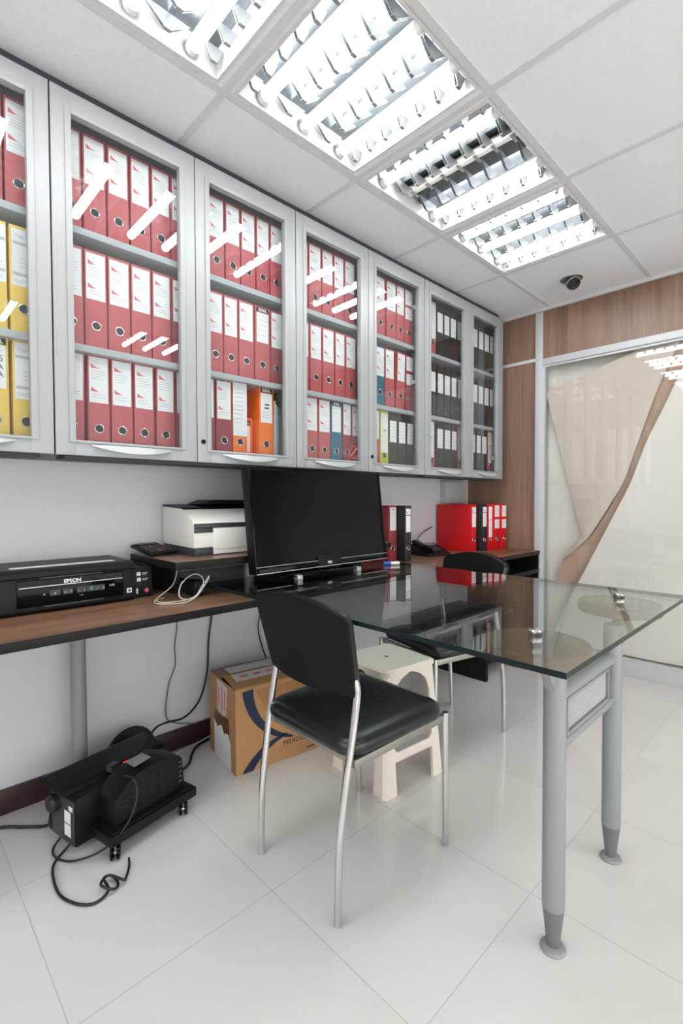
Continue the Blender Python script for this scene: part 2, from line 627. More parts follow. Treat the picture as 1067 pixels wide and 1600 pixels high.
for x0, x1, z0, z1 in ((WBX0, WBX0 + 0.04, WBZ0, WBZ1), (WBX1 - 0.04, WBX1, WBZ0, WBZ1), (WBX0 + 0.04, WBX1 - 0.04, WBZ1 - 0.04, WBZ1), (WBX0 + 0.04, WBX1 - 0.04, WBZ0, WBZ0 + 0.04), (-0.62, -0.58, WBZ0 + 0.04, WBZ1 - 0.04), (0.36, 0.40, WBZ0 + 0.04, WBZ1 - 0.04)):
    box(b, x0, x1, BY - 0.07, BY - 0.03, z0, z1)
w2 = struct('window_2', b, M_ALU)
b = new_bm(); box(b, WBX0 + 0.04, WBX1 - 0.04, BY - 0.053, BY - 0.047, WBZ0 + 0.04, WBZ1 - 0.04)
struct('pane', b, M_PARTGLASS, w2)
b = new_bm(); box(b, WX, RX, FY + 0.45, FY + 0.55, 0.0, CH + 0.25); struct('wall_far_backing', b, M_WALL)
b = new_bm(); box(b, WX, WX + 0.015, BY, 2.64, 0.0, 0.085, 0.003); struct('baseboard_left', b, M_BASE)

# ceiling: a slab with openings for the recessed luminaires
GX0, GX1 = -1.352, -0.803
ROWS_Y = [(-0.36, 0.186), (0.242, 0.786), (0.841, 1.382), (1.441, 1.981), (2.045, 2.585)]
ys_open = [BY]
for a_, c_ in ROWS_Y:
    ys_open += [a_, c_]
ys_open.append(FY + 1.2)
b = new_bm()
box(b, WX, GX0, BY, FY + 0.45, CH, CH + 0.02)
for i in range(0, len(ys_open) - 1, 2):
    box(b, GX0, GX1, ys_open[i], min(ys_open[i + 1], FY + 0.45), CH, CH + 0.02)
SX0, SX1 = 0.405, 0.955                      # a second, unseen run of luminaires added to brighten the room
box(b, GX1, SX0, BY, FY + 0.45, CH, CH + 0.02)
for i in range(0, len(ys_open) - 1, 2):
    box(b, SX0, SX1, ys_open[i], min(ys_open[i + 1], FY + 0.45), CH, CH + 0.02)
box(b, SX1, RX, BY, FY + 0.45, CH, CH + 0.02)
struct('ceiling', b, M_CEIL)
b = new_bm(); box(b, WX - 0.1, RX + 0.1, BY - 0.1, FY + 0.55, CH + 0.25, CH + 0.3); struct('ceiling_slab', b, M_WALL)

# exposed T-bar grid
b = new_bm()
for gx in (-1.368, -0.786, -0.19, 0.388, 0.972, 1.57):
    box(b, gx - 0.012, gx + 0.012, BY, FY, CH - 0.004, CH - 0.0002)
gys = [-0.987, -0.387, 0.214, 0.814, 1.412, 2.013, 2.612, 3.205]
gxs = [WX, -1.368, -0.786, -0.19, 0.388, 0.972, 1.57]
for gy in gys[:-1]:
    for x0, x1 in zip(gxs, gxs[1:]):
        box(b, x0 + 0.012, x1 - 0.012, gy - 0.012, gy + 0.012, CH - 0.004, CH - 0.0002)
struct('trim_1', b, M_TBAR)
b = new_bm(); box(b, WX, RX, FY - 0.022, FY - 0.0005, CH - 0.022, CH - 0.0005, 0.002); struct('trim_2', b, M_TBAR)

# far wall: aluminium framing, oak laminate panels and a big glazed bay
PX0, PX1 = -1.461, -1.412
b = new_bm(); box(b, PX0, PX1, FY - 0.012, FY + 0.05, 0.0, CH - 0.022, 0.003); struct('trim_3', b, M_ALU)
b = new_bm(); box(b, PX1, RX, FY - 0.012, FY + 0.05, 1.978, 2.022, 0.004); struct('trim_4', b, M_ALU)
b = new_bm(); box(b, WX, PX0, FY - 0.010, FY + 0.05, 2.012, 2.034, 0.003); struct('trim_5', b, M_ALU)
b = new_bm(); box(b, PX1, RX, FY - 0.012, FY + 0.05, 0.0, 0.093, 0.003); struct('baseboard_far', b, M_ALU)
b = new_bm()
box(b, WX, PX0, FY, FY + 0.04, 0.0, 2.012)
box(b, WX, PX0, FY, FY + 0.04, 2.034, CH)
struct('wall_far', b, M_WOODPANEL)
b = new_bm(); box(b, PX1, RX, FY, FY + 0.04, 2.022, CH); struct('wall_far_header', b, M_WOODPANEL)
b = new_bm()
for x0, x1, z0, z1 in ((PX1, PX1 + 0.012, 0.093, 1.978), (RX - 0.012, RX, 0.093, 1.978), (PX1 + 0.012, RX - 0.012, 1.966, 1.978), (PX1 + 0.012, RX - 0.012, 0.093, 0.105)):
    box(b, x0, x1, FY + 0.002, FY + 0.03, z0, z1)
wf = struct('window_1', b, M_ALU)
b = new_bm(); box(b, PX1 + 0.012, RX - 0.012, FY + 0.010, FY + 0.016, 0.105, 1.966)
struct('pane', b, M_PARTGLASS, wf)


# cloth sheets hanging behind the glazed bay
def sheet_pale(u, v):
    x = PX1 - 0.02 + u * (RX - PX1)
    z = 0.02 + v * 2.05
    s = (x + 1.43) * 0.86 - (z - 0.6) * 0.5        # across the diagonal drape
    return (x, FY + 0.094 + 0.006 * sin(s * 9.0) + 0.004 * sin(s * 21 + 1), z)


b = new_bm(); grid_sheet(b, sheet_pale, 90, 70, 0.003)
tag(emit('curtain_sheet', b, M_CLOTHPALE), 'pale cream sheet hanging furthest back behind the glass partition', 'curtain')


def lerp2(pts, t):
    """Point at parameter t (0..1) along a polyline by index."""
    k = t * (len(pts) - 1)
    i = min(int(k), len(pts) - 2)
    f = k - i
    return Vector(pts[i]).lerp(Vector(pts[i + 1]), f)


UP_CURVE = smooth_path([(-1.297, 0.661, 0), (-1.150, 0.80, 0), (-1.058, 0.945, 0), (-0.985, 1.075, 0), (-0.925, 1.191, 0), (-0.841, 1.457, 0), (-0.746, 1.746, 0), (-0.640, 1.99, 0)], 6)
LO_CURVE = smooth_path([(-1.36, 0.112, 0), (-1.27, 0.345, 0), (-1.154, 0.595, 0), (-1.02, 0.885, 0), (-0.888, 1.175, 0), (-0.806, 1.416, 0), (-0.711, 1.632, 0), (-0.56, 1.99, 0)], 6)
FOLD_CURVE = smooth_path([(-1.40, 0.112, 0), (-1.36, 0.40, 0), (-1.297, 0.655, 0), (-1.12, 0.83, 0), (-0.945, 1.15, 0), (-0.855, 1.42, 0), (-0.76, 1.73, 0), (-0.65, 1.99, 0)], 6)
L_EDGE = [(-1.297, 0.661, 0), (-1.176, 0.844, 0), (-1.255, 1.165, 0), (-1.334, 1.487, 0), (-1.413, 1.809, 0), (-1.13, 1.89, 0), (-0.847, 1.975, 0), (-0.70, 1.99, 0)]


def sheet_upper(u, v):
    a = lerp2(L_EDGE, v)
    c = lerp2(UP_CURVE, v)
    p = a.lerp(c, u)
    y = FY + 0.048 - 0.016 * sin(u * pi * 0.5) + 0.014 * max(0.0, (u - 0.75) / 0.25) ** 2
    return (p.x, y, p.y)


b = new_bm(); grid_sheet(b, sheet_upper, 30, 60, 0.003)
tag(emit('curtain_drape', b, M_CLOTH), 'beige cloth with a slanted top edge slipping down behind the glass', 'curtain')


def sheet_fold(u, v):
    a = lerp2(FOLD_CURVE, v)
    c = lerp2(LO_CURVE, v)
    p = a.lerp(c, u)
    return (p.x, FY + 0.062 + 0.020 * sin(u * pi * 0.5), p.y)


b = new_bm(); grid_sheet(b, sheet_fold, 10, 60, 0.003)
tag(emit('curtain_fold', b, M_CLOTHTAN), 'diagonal fold, shade coloured tan, between the two beige cloths behind glass', 'curtain')


def sheet_lower(u, v):
    c = lerp2(LO_CURVE, v)
    far = Vector((RX - 0.02, c.y, 0))
    p = c.lerp(far, u)
    s = u * (1.2 - 0.4 * v) * 3
    return (p.x, FY + 0.036 + 0.018 * (1 - cos(min(s, 1.0) * pi)) * 0.5 + 0.010 * sin(s * 7), p.y)


b = new_bm(); grid_sheet(b, sheet_lower, 60, 60, 0.003)
tag(emit('curtain_flap', b, M_CLOTHPALE), 'cream cloth right of the tan fold behind the glass', 'curtain')

# ------------------------------------------------------------------ recessed ceiling luminaires
LIGHT_LABELS = ['recessed louvre ceiling light behind the camera above the printers',
                'recessed louvre ceiling light cut off by the top edge of the picture',
                'largest whole louvre ceiling light, second from the top of the picture',
                'louvre ceiling light whose middle tube is unlit',
                'smallest louvre ceiling light, closest to the wood panelled wall']


def louvre_light(x0, x1, y0, y1, label, group, dead=False):
    t = thing('ceiling_light', label, 'ceiling light', ((x0 + x1) / 2, (y0 + y1) / 2, CH), 0, group)
    e = 0.0006
    b = new_bm()       # lip
    for a, c, d, f in ((x0 + e, x0 + 0.010, y0 + e, y1 - e), (x1 - 0.010, x1 - e, y0 + e, y1 - e), (x0 + 0.010, x1 - 0.010, y0 + e, y0 + 0.010), (x0 + 0.010, x1 - 0.010, y1 - 0.010, y1 - e)):
        box(b, a, c, d, f, CH - 0.003, CH + 0.10)
    emit('frame', b, M_TBAR, t)
    b = new_bm(); box(b, x0 + 0.010, x1 - 0.010, y0 + 0.010, y1 - 0.010, CH + 0.085, CH + 0.10)
    emit('reflector_tray', b, M_TRAY, t)
    X0, X1 = x0 + 0.012, x1 - 0.012
    pitch = (y1 - y0 - 0.02) / 3
    yc = [y0 + 0.01 + pitch * (k + 0.5) for k in range(3)]
    TR = 0.019
    b = new_bm()       # louvre: cross blades spanning the gaps between the tubes
    nb = 7
    gaps = []
    edges = [y0 + 0.012] + [v for c in yc for v in (c - TR - 0.003, c + TR + 0.003)] + [y1 - 0.012]
    for k in range(4):
        gaps.append((edges[2 * k], edges[2 * k + 1]))
    for ya, yb in gaps:
        for i in range(nb):
            xx = X0 + (X1 - X0) * (i + 0.5) / nb
            ym = (ya + yb) / 2
            tip = 0.010 if yb - ya > 0.05 else 0.006
            for sx_ in (-1, 1):        # two curved faces meeting in a V
                prism(b, [(ya, CH + 0.047), (ym - tip, CH + 0.004), (ym + tip, CH + 0.004), (yb, CH + 0.047)], 'x', xx + sx_ * 0.0045 - 0.0008, xx + sx_ * 0.0045 + 0.0008)
            box(b, xx - 0.0052, xx + 0.0052, ym - tip, ym + tip, CH + 0.003, CH + 0.0045)
            if dead and ya < yc[1] - 0.03 < yb:
                box(b, xx - 0.006, xx + 0.006, yc[1] - TR - 0.004, yc[1] + TR + 0.004, CH + 0.036, CH + 0.040)
    for k in range(2):         # inverted ridges of the reflector between the tubes
        ym = (yc[k] + yc[k + 1]) / 2
        prism(b, [(ym - 0.030, CH + 0.084), (ym, CH + 0.0475), (ym + 0.030, CH + 0.084)], 'x', X0, X1, mat=1)
    emit('louvre', b, [M_BLADE, M_TRAY], t)
    for k in range(3):
        off = dead and k == 1
        zt = CH + (0.062 if off else 0.026)
        b = new_bm(); cyl(b, (X0 + 0.028, yc[k], zt), (X1 - 0.028, yc[k], zt), TR, n=18)
        o = emit('tube', b, M_DEADTUBE if off else M_TUBE, t)
        if off:
            o['label'] = 'unlit tube'
        for xa, xb in ((X0 + 0.002, X0 + 0.028), (X1 - 0.028, X1 - 0.002)):
            b = new_bm(); cyl(b, (xa, yc[k], zt), (xb, yc[k], zt), 0.0205, n=18, bev=0.004)
            emit('lamp_holder', b, M_LAMPHOLDER, t)


for k, (a_, c_) in enumerate(ROWS_Y):
    louvre_light(GX0, GX1, a_, c_, LIGHT_LABELS[k], 'louvre ceiling lights above the desk', dead=(k == 3))
for k in (1, 3):  # unseen lamps, added to lift the ambient light
    a_, c_ = ROWS_Y[k]
    louvre_light(SX0, SX1, a_, c_, 'added louvre fill light outside the right edge of the picture, ' + ('nearer the camera' if k == 1 else 'nearer the far wall'), 'added louvre fill lights on the right')
b = new_bm()
for k in (0, 2, 4):
    a_, c_ = ROWS_Y[k]
    box(b, SX0, SX1, a_, c_, CH, CH + 0.02)
struct('ceiling_infill', b, M_CEIL)

# swivelling spotlight near the far wall
t = thing('swivel_spotlight', 'unlit gunmetal swivel spotlight recessed in the ceiling by the far wall', 'spotlight', (-1.112, 2.952, CH), 0)
b = new_bm(); lathe(b, [(0.0, 0.0), (0.030, 0.0), (0.046, 0.002), (0.060, 0.006), (0.061, 0.009), (0.0, 0.009)], (-1.112, 2.952, CH - 0.009), n=32)
emit('trim_ring', b, M_GUNMETAL, t)
d = Vector((0.55, -0.62, -0.75)).normalized()
c0 = Vector((-1.112, 2.952, CH - 0.012))
b = new_bm(); lathe(b, [(0.0, 0.0), (0.036, 0.0), (0.039, 0.02), (0.038, 0.045), (0.034, 0.047), (0.032, 0.034), (0.026, 0.022), (0.0, 0.022)], c0 - d * 0.004, d, n=32)
emit('eyeball', b, M_GUNMETAL, t)
b = new_bm(); lathe(b, [(0.0, 0.0), (0.027, 0.0), (0.027, 0.004), (0.0, 0.006)], c0 + d * 0.0185, d, n=28)
emit('lamp', b, M_HOLE, t)

# ------------------------------------------------------------------ wall cabinets
DOOR_Y = [-0.53, -0.07, 0.392, 0.854, 1.318, 1.778, 2.243, 2.746, 3.150]
SHELVES = (1.570, 1.935)
ORD = ['first', 'second', 'third', 'fourth', 'fifth', 'sixth', 'seventh', 'eighth', 'ninth']


def cabinet(d0, label, locks, stickers=()):
    y0, y1 = DOOR_Y[d0], DOOR_Y[d0 + 2]
    t = thing('wall_cabinet', label, 'cabinet', (WX, (y0 + y1) / 2, CAB_Z0), 0, 'grey glazed wall cabinets')
    b = new_bm()
    xb, xf = WX + 0.002, CAB_X - 0.024
    a, c = y0 + 0.002, y1 - 0.002
    box(b, xb, xf, a, a + 0.018, CAB_Z0 + 0.004, CAB_Z1 - 0.002)
    box(b, xb, xf, c - 0.018, c, CAB_Z0 + 0.004, CAB_Z1 - 0.002)
    box(b, xb, xf, a + 0.018, c - 0.018, CAB_Z0 + 0.004, CAB_Z0 + 0.022)
    box(b, xb, xf, a + 0.018, c - 0.018, CAB_Z1 - 0.022, CAB_Z1 - 0.002)
    box(b, xb, xb + 0.006, a + 0.018, c - 0.018, CAB_Z0 + 0.022, CAB_Z1 - 0.022)
    emit('carcass', b, M_CABIN, t)
    for z in SHELVES:
        b = new_bm(); box(b, xb + 0.006, xf - 0.012, a + 0.0185, c - 0.0185, z - 0.022, z, 0.0015)
        emit('shelf', b, M_SHELF, t)
    b = new_bm(); box(b, xf - 0.10, xf, a + 0.03, c - 0.03, CAB_Z0 - 0.010, CAB_Z0 + 0.0035, 0.002)
    emit('bottom_rail', b, M_DARKGAP, t)
    for k in (d0, d0 + 1):
        p, q = DOOR_Y[k] + 0.0015, DOOR_Y[k + 1] - 0.0015
        if k == d0:
            p += 0.0015
        w0, w1 = p + 0.055, q - 0.058
        z0, z1, v0, v1 = CAB_Z0, CAB_Z1, 1.262, 2.246
        if k in (6,):
            w1 = q - 0.093
        if k == 7:
            w0, w1 = p + 0.012, q - 0.080
        xa, xo = CAB_X - 0.022, CAB_X
        b = new_bm()
        box(b, xa, xo, p, w0, z0, z1, 0.002)
        box(b, xa, xo, w1, q, z0, z1, 0.002)
        box(b, xa, xo - 0.0004, w0 - 0.001, w1 + 0.001, z0, v0, 0.002)
        box(b, xa, xo - 0.0004, w0 - 0.001, w1 + 0.001, v1, z1, 0.002)
        g = 0.018          # raised bead around the opening
        for r in ((w0 - g, w0, v0 - 0.008, v1 + g), (w1, w1 + g, v0 - 0.008, v1 + g), (w0, w1, v0 - 0.008, v0), (w0, w1, v1, v1 + g)):
            box(b, xo - 0.001, xo + 0.004, r[0], r[1], r[2], r[3], 0.0015)
        dr = emit('door', b, M_CAB, t)
        b = new_bm(); box(b, xa + 0.008, xa + 0.012, w0 - 0.004, w1 + 0.004, v0 - 0.004, v1 + 0.004)
        emit('pane', b, M_PANE, dr)
        # crescent pull
        hm, hw = (p + q) / 2 + 0.002, 0.132
        b = new_bm()
        N = 18
        tb = new_bm()
        rows = []
        for i in range(N + 1):
            s = -1 + 2 * i / N
            drop = 0.020 * (1 - s * s) + 0.004
            out = 0.022 * (1 - abs(s) ** 3) + 0.005
            y = hm + s * hw
            zt = v0 - 0.0115
            rows.append([tb.verts.new(pt) for pt in ((xo + 0.0005, y, zt), (xo + out, y, zt - 0.001), (xo + out * 0.95, y, zt - drop), (xo + 0.0005, y, zt - drop * 0.55))])
        for r0, r1 in zip(rows, rows[1:]):
            for m_ in range(4):
                n_ = (m_ + 1) % 4
                tb.faces.new((r0[m_], r0[n_], r1[n_], r1[m_]))
        tb.faces.new(rows[0][::-1]); tb.faces.new(rows[-1])
        bmesh.ops.recalc_face_normals(tb, faces=tb.faces)
        merge(b, tb)
        emit('handle', b, M_HANDLE, dr, angle=50)
        if k in locks:
            b = new_bm(); lathe(b, [(0, 0), (0.0085, 0), (0.0085, 0.004), (0.006, 0.005), (0.006, 0.003), (0.0, 0.003)], (xo, p + 0.022, 1.291), (1, 0, 0), n=20)
            emit('lock', b, M_BLACKPLASTIC, dr)
        if k in stickers:
            b = new_bm()
            cx, cz = w1 - 0.038, 1.306
            torus(b, (xa + 0.0125, cx, cz), (1, 0, 0), 0.030, 0.0012, 28, 6)
            box(b, xa + 0.012, xa + 0.0126, cx - 0.030, cx + 0.030, cz - 0.003, cz + 0.003, M=Matrix.Translation((0, cx, cz)) @ Matrix.Rotation(radians(45), 4, 'X') @ Matrix.Translation((0, -cx, -cz)))
            o = emit('round_sticker', b, M_PRINTRED, dr)
            o['label'] = 'round red outlined sticker'
        if k in (5, 7):    # cup hinges on the hinge side
            for hz in (1.36, 1.735, 2.15):
                b = new_bm(); box(b, xa - 0.035, xa - 0.001, q - 0.052, q - 0.022, hz - 0.012, hz + 0.012, 0.003)
                emit('hinge', b, M_CHROME, dr)


cabinet(0, 'grey glass-door wall cabinet with yellow binders, cut by the left edge', ())
cabinet(2, 'grey glass-door wall cabinet holding orange binders on its bottom shelf', (3,))
cabinet(4, 'grey glass-door wall cabinet with red, teal and yellow-green binders, behind the television', (5,), (4,))
cabinet(6, 'grey glass-door wall cabinet full of black binders beside the wood panel', ())
b = new_bm()
box(b, WX + 0.002, CAB_X - 0.034, DOOR_Y[0], DOOR_Y[-1] - 0.002, CAB_Z1, CH - 0.0045)
struct('trim_6', b, M_DARKGAP)


# ------------------------------------------------------------------ lever arch binders
def flag(bm, y, z, w, hgt, x, mat):
    n = 8
    pts = [(y, z), (y, z + hgt)]
    for i in range(1, n + 1):
        a = i / n
        pts.append((y + w * a, z + hgt * (1 - a) ** 1.7))
    prism(bm, pts[:-1] + [(y + w, z)], 'x', x, x + 0.0002, mat=mat)


def binder(name, label, color, y0, y1, z, kind, group, xf=-1.70, depth=0.268, H=0.315, tilt=0.0, rz=0.0, ring=True):
    w = y1 - y0
    t = new_bm()
    th = 0.0025
    # local frame: spine faces +x at x = 0, y from -w/2 to w/2, z from 0
    hw = w / 2 - 0.0006
    box(t, -th, 0, -hw, hw, 0, H, 0.001)
    box(t, -depth, -th, -hw, -hw + th, 0, H, 0.0006)
    box(t, -depth, -th, hw - th, hw, 0, H, 0.0006)
    root = emit(name, t, BINDER[color])
    tag(root, label, 'binder', group)
    b = new_bm(); box(b, -depth + 0.012, -0.014, -hw + th + 0.001, hw - th - 0.001, 0.004, H - 0.022)
    emit('paper_block', b, M_PAPERBLOCK, root)
    if ring:
        rz_ = 0.074 if kind != 'black' else 0.052
        b = new_bm(); torus(b, (0.0004, 0, rz_), (1, 0, 0), min(0.0136, w * 0.21), 0.0018, 24, 8)
        emit('finger_ring', b, M_RING if kind != 'black' else M_HOLE, root)
        b = new_bm(); cyl(b, (0.00005, 0, rz_), (0.0006, 0, rz_), min(0.0126, w * 0.192), n=20)
        emit('finger_hole', b, M_HOLE, root)
    b = new_bm()
    x = 0.0001
    m = [M_PAPER, M_PRINTRED, M_PRINTGREY, M_BLACKINK, M_WHITEINK]

    def lines(za, n, step, a, c, mat=2, wgt=0.0016):
        for i in range(n):
            e = c - random.random() * 0.3 * (c - a)
            box(b, x + 0.0003, x + 0.0006, a, e, za - i * step, za - i * step + wgt, mat=mat)
    if kind == 'flag':
        a, c, z0, z1 = -hw * 0.88, hw * 0.86, 0.158, 0.306
        box(b, x, x + 0.0004, a, c, z0, z1)
        W = c - a
        for zz in (z1 - 0.036, z1 - 0.112):
            flag(b, a + W * 0.10, zz, W * 0.52, 0.015, x + 0.0003, 1)
            lines(zz - 0.010, 4 if zz > 0.22 else 2, 0.0085, a + W * 0.12, c - W * 0.10)
    elif kind in ('ideal', 'idealhand', 'idealbars'):
        a, c = -hw * 0.80, hw * 0.80
        z0, z1 = 0.165, 0.288
        box(b, x, x + 0.0003, a - 0.001, c + 0.001, z1 + 0.003, z1 + 0.021, mat=3)
        text(b, 'IDEAL', 0.0155, face_x(x + 0.0005, 0, z1 + 0.0065), 4, align='CENTER', bold=0.0006, sx=min(1.0, w / 0.062))
        box(b, x, x + 0.0004, a, c, z0, z1)
        if kind == 'idealhand':
            for s, zz in (('TES', z1 - 0.045), ('LA', z1 - 0.068), ('VA', z1 - 0.090)):
                text(b, s, 0.024, face_x(x + 0.0006, c - 0.006, zz, 0.08), 3, align='RIGHT')
            lines(z1 - 0.008, 2, 0.009, a + 0.004, c - 0.004)
        elif kind == 'idealbars':
            box(b, x + 0.0003, x + 0.0007, -0.008, 0.014, z1 - 0.050, z1 - 0.044, mat=3)
            box(b, x + 0.0003, x + 0.0007, -0.010, 0.012, z1 - 0.064, z1 - 0.058, mat=3)
            lines(z1 - 0.08, 3, 0.011, a + 0.004, c - 0.004)
        else:
            lines(z1 - 0.012, 5, 0.02, a + 0.004, c - 0.004)
    elif kind == 'printed':
        a, c, z0, z1 = -hw * 0.84, hw * 0.95, 0.140, 0.306
        box(b, x, x + 0.0004, a, c, z0, z1)
        text(b, 'TASCA', 0.0135, face_x(x + 0.0005, 0.0, z1 - 0.026), 2, align='CENTER')
        text(b, 'GASTOS', 0.0125, face_x(x + 0.0005, 0.0, z0 + 0.010), 2, align='CENTER')
        for zz in (z1 - 0.046, z0 + 0.030):
            box(b, x + 0.0003, x + 0.0006, a + 0.003, c - 0.002, zz, zz + 0.009, mat=2)
        lines(z1 - 0.085, 3, 0.012, a + 0.02, c - 0.006)
    elif kind == 'wrapped':
        a, c = -hw * 0.98, hw * 0.98
        box(b, x, x + 0.0006, a, c, 0.098, 0.311, 0.0002)
        lines(0.27, 8, 0.017, a + 0.008, c - 0.012)
    elif kind == 'long':
        a, c = -hw * 0.82, hw * 0.82
        box(b, x, x + 0.0004, a, c, 0.090, 0.300)
        box(b, x + 0.0003, x + 0.0007, -0.010, 0.012, 0.205, 0.210, mat=3)
        lines(0.28, 4, 0.012, a + 0.004, c - 0.004)
        lines(0.19, 5, 0.012, a + 0.004, c - 0.004)
    elif kind == 'double':
        a, c = -hw * 0.86, hw * 0.86
        box(b, x, x + 0.0004, a, c, 0.228, 0.306)
        box(b, x, x + 0.0004, a, c, 0.148, 0.210)
        lines(0.29, 4, 0.013, a + 0.004, c - 0.004)
        lines(0.195, 3, 0.013, a + 0.004, c - 0.004)
    elif kind == 'black':
        a, c = -hw * 0.78, hw * 0.78
        box(b, x, x + 0.0004, a, c, 0.150, 0.266)
        lines(0.25, 5, 0.018, a + 0.004, c - 0.004)
    elif kind == 'desk':
        a, c = -hw * 0.62, hw * 0.78
        box(b, x, x + 0.0004, a, c, 0.165, 0.258)
        box(b, x, x + 0.0004, a, c, 0.262, 0.298)
        flag(b, a + 0.004, 0.268, (c - a) * 0.7, 0.02, x + 0.0003, 2)
    elif kind == 'plain':
        a, c = -hw * 0.70, hw * 0.80
        box(b, x, x + 0.0004, a, c, 0.175, 0.305)
        text(b, 'IDEAL', 0.011, face_x(x + 0.0005, (a + c) / 2, 0.290), 3, align='CENTER', sx=0.9)
        lines(0.27, 6, 0.014, a + 0.003, c - 0.003)
    emit('spine_label', b, m, root)
    root.rotation_euler = (tilt, 0, rz)
    root.location = (xf, (y0 + y1) / 2, z)
    return root


SH = {'top': 1.9352, 'middle': 1.5702, 'bottom': CAB_Z0 + 0.0222}
COLW = {'red': 'red', 'dark red': 'dark red', 'yellow': 'yellow', 'yellow-green': 'yellow-green', 'teal': 'teal', 'orange': 'orange', 'black': 'black'}
CONTENTS = [
    (1, 'top', [('red', 'flag', .215, .285), ('red', 'flag', .290, .360)]),
    (1, 'middle', [('yellow', 'printed', .222, .291), ('yellow', 'printed', .297, .367)]),
    (1, 'bottom', [('yellow', 'idealhand', .222, .291), ('yellow', 'printed', .299, .367)]),
    (2, 'top', [('red', 'flag', .424, .494), ('red', 'flag', .499, .568), ('red', 'flag', .574, .642), ('red', 'flag', .648, .715), ('red', 'flag', .720, .788), ('red', 'flag', .792, .860)]),
    (2, 'middle', [('red', 'flag', .426, .495), ('red', 'flag', .499, .567), ('red', 'flag', .571, .642), ('red', 'flag', .646, .715), ('red', 'flag', .719, .787), ('dark red', 'flag', .791, .860)]),
    (2, 'bottom', [('red', 'flag', .421, .491), ('red', 'flag', .503, .571), ('red', 'flag', .576, .646), ('red', 'flag', .651, .721), ('red', 'flag', .729, .797), ('dark red', 'flag', .802, .870)]),
    (3, 'top', [('red', 'flag', .940, 1.008), ('red', 'flag', 1.014, 1.080), ('red', 'flag', 1.085, 1.153), ('red', 'flag', 1.159, 1.224), ('red', 'flag', 1.229, 1.292)]),
    (3, 'middle', [('red', 'flag', .933, .999), ('red', 'flag', 1.003, 1.067), ('red', 'flag', 1.071, 1.143), ('red', 'ideal', 1.149, 1.224), ('dark red', 'flag', 1.228, 1.293)]),
    (3, 'bottom', [('dark red', 'flag', .893, .960), ('dark red', 'flag', .965, 1.036), ('orange', 'wrapped', 1.040, 1.107), ('orange', 'idealbars', 1.166, 1.240)]),
    (4, 'top', [('red', 'flag', 1.368, 1.437), ('red', 'flag', 1.442, 1.518), ('red', 'flag', 1.524, 1.594), ('red', 'flag', 1.599, 1.666), ('red', 'flag', 1.672, 1.742)]),
    (4, 'middle', [('red', 'flag', 1.372, 1.441), ('red', 'flag', 1.448, 1.519), ('red', 'flag', 1.525, 1.600), ('red', 'flag', 1.606, 1.672), ('red', 'flag', 1.678, 1.749)]),
    (4, 'bottom', [('red', 'flag', 1.423, 1.493), ('red', 'flag', 1.498, 1.572), ('teal', 'ideal', 1.577, 1.650), ('dark red', 'flag', 1.656, 1.714), ('dark red', 'flag', 1.719, 1.785)]),
    (5, 'top', [('red', 'flag', 1.900, 1.972), ('red', 'flag', 1.984, 2.064), ('red', 'flag', 2.068, 2.135), ('red', 'double', 2.139, 2.212)]),
    (5, 'middle', [('teal', 'flag', 1.898, 1.968), ('red', 'flag', 1.973, 2.048), ('red', 'flag', 2.063, 2.134), ('dark red', 'double', 2.149, 2.216)]),
    (5, 'bottom', [('red', 'flag', 1.862, 1.927), ('yellow-green', 'long', 1.931, 1.998), ('black', 'black', 2.002, 2.075), ('black', 'black', 2.080, 2.152), ('black', 'black', 2.156, 2.221)]),
    (6, 'top', [('red', 'wrapped', 2.370, 2.436), ('black', 'black', 2.445, 2.515), ('black', 'black', 2.518, 2.585), ('black', 'black', 2.588, 2.660), ('black', 'black', 2.664, 2.735)]),
    (6, 'middle', [('black', 'black', 2.370, 2.440), ('black', 'black', 2.450, 2.520), ('black', 'black', 2.523, 2.594), ('black', 'black', 2.600, 2.667), ('black', 'black', 2.670, 2.740)]),
    (6, 'bottom', [('red', 'long', 2.358, 2.425), ('black', 'black', 2.445, 2.520), ('black', 'black', 2.524, 2.600), ('black', 'black', 2.604, 2.670), ('red', 'long', 2.675, 2.745)]),
    (7, 'top', [('black', 'black', 2.845, 2.920), ('black', 'black', 2.925, 2.995), ('black', 'black', 2.999, 3.068), ('black', 'black', 3.072, 3.127)]),
    (7, 'middle', [('black', 'black', 2.845, 2.920), ('black', 'black', 2.925, 2.995), ('black', 'black', 2.999, 3.068), ('black', 'black', 3.072, 3.127)]),
    (7, 'bottom', [('black', 'black', 2.838, 2.895), ('black', 'black', 2.900, 2.965), ('black', 'black', 2.970, 3.045), ('red', 'long', 3.055, 3.127)]),
]
for dno, row, items in CONTENTS:
    for i, (colr, kind, y0, y1) in enumerate(items):
        lab = '%s binder, %s from left on %s shelf, %s glass door from left' % (colr, ORD[i], row, ORD[dno - 1])
        tl = 0.0
        if (dno, row, i) == (2, 'bottom', 0):
            tl = radians(-1.0)
        if (dno, row, i) == (5, 'middle', 2):
            tl = radians(-2.4)
        binder('lever_arch_binder', lab, colr, y0, y1, SH[row] + (0.0018 if tl else 0), kind, 'binders in the wall cabinets', tilt=tl)

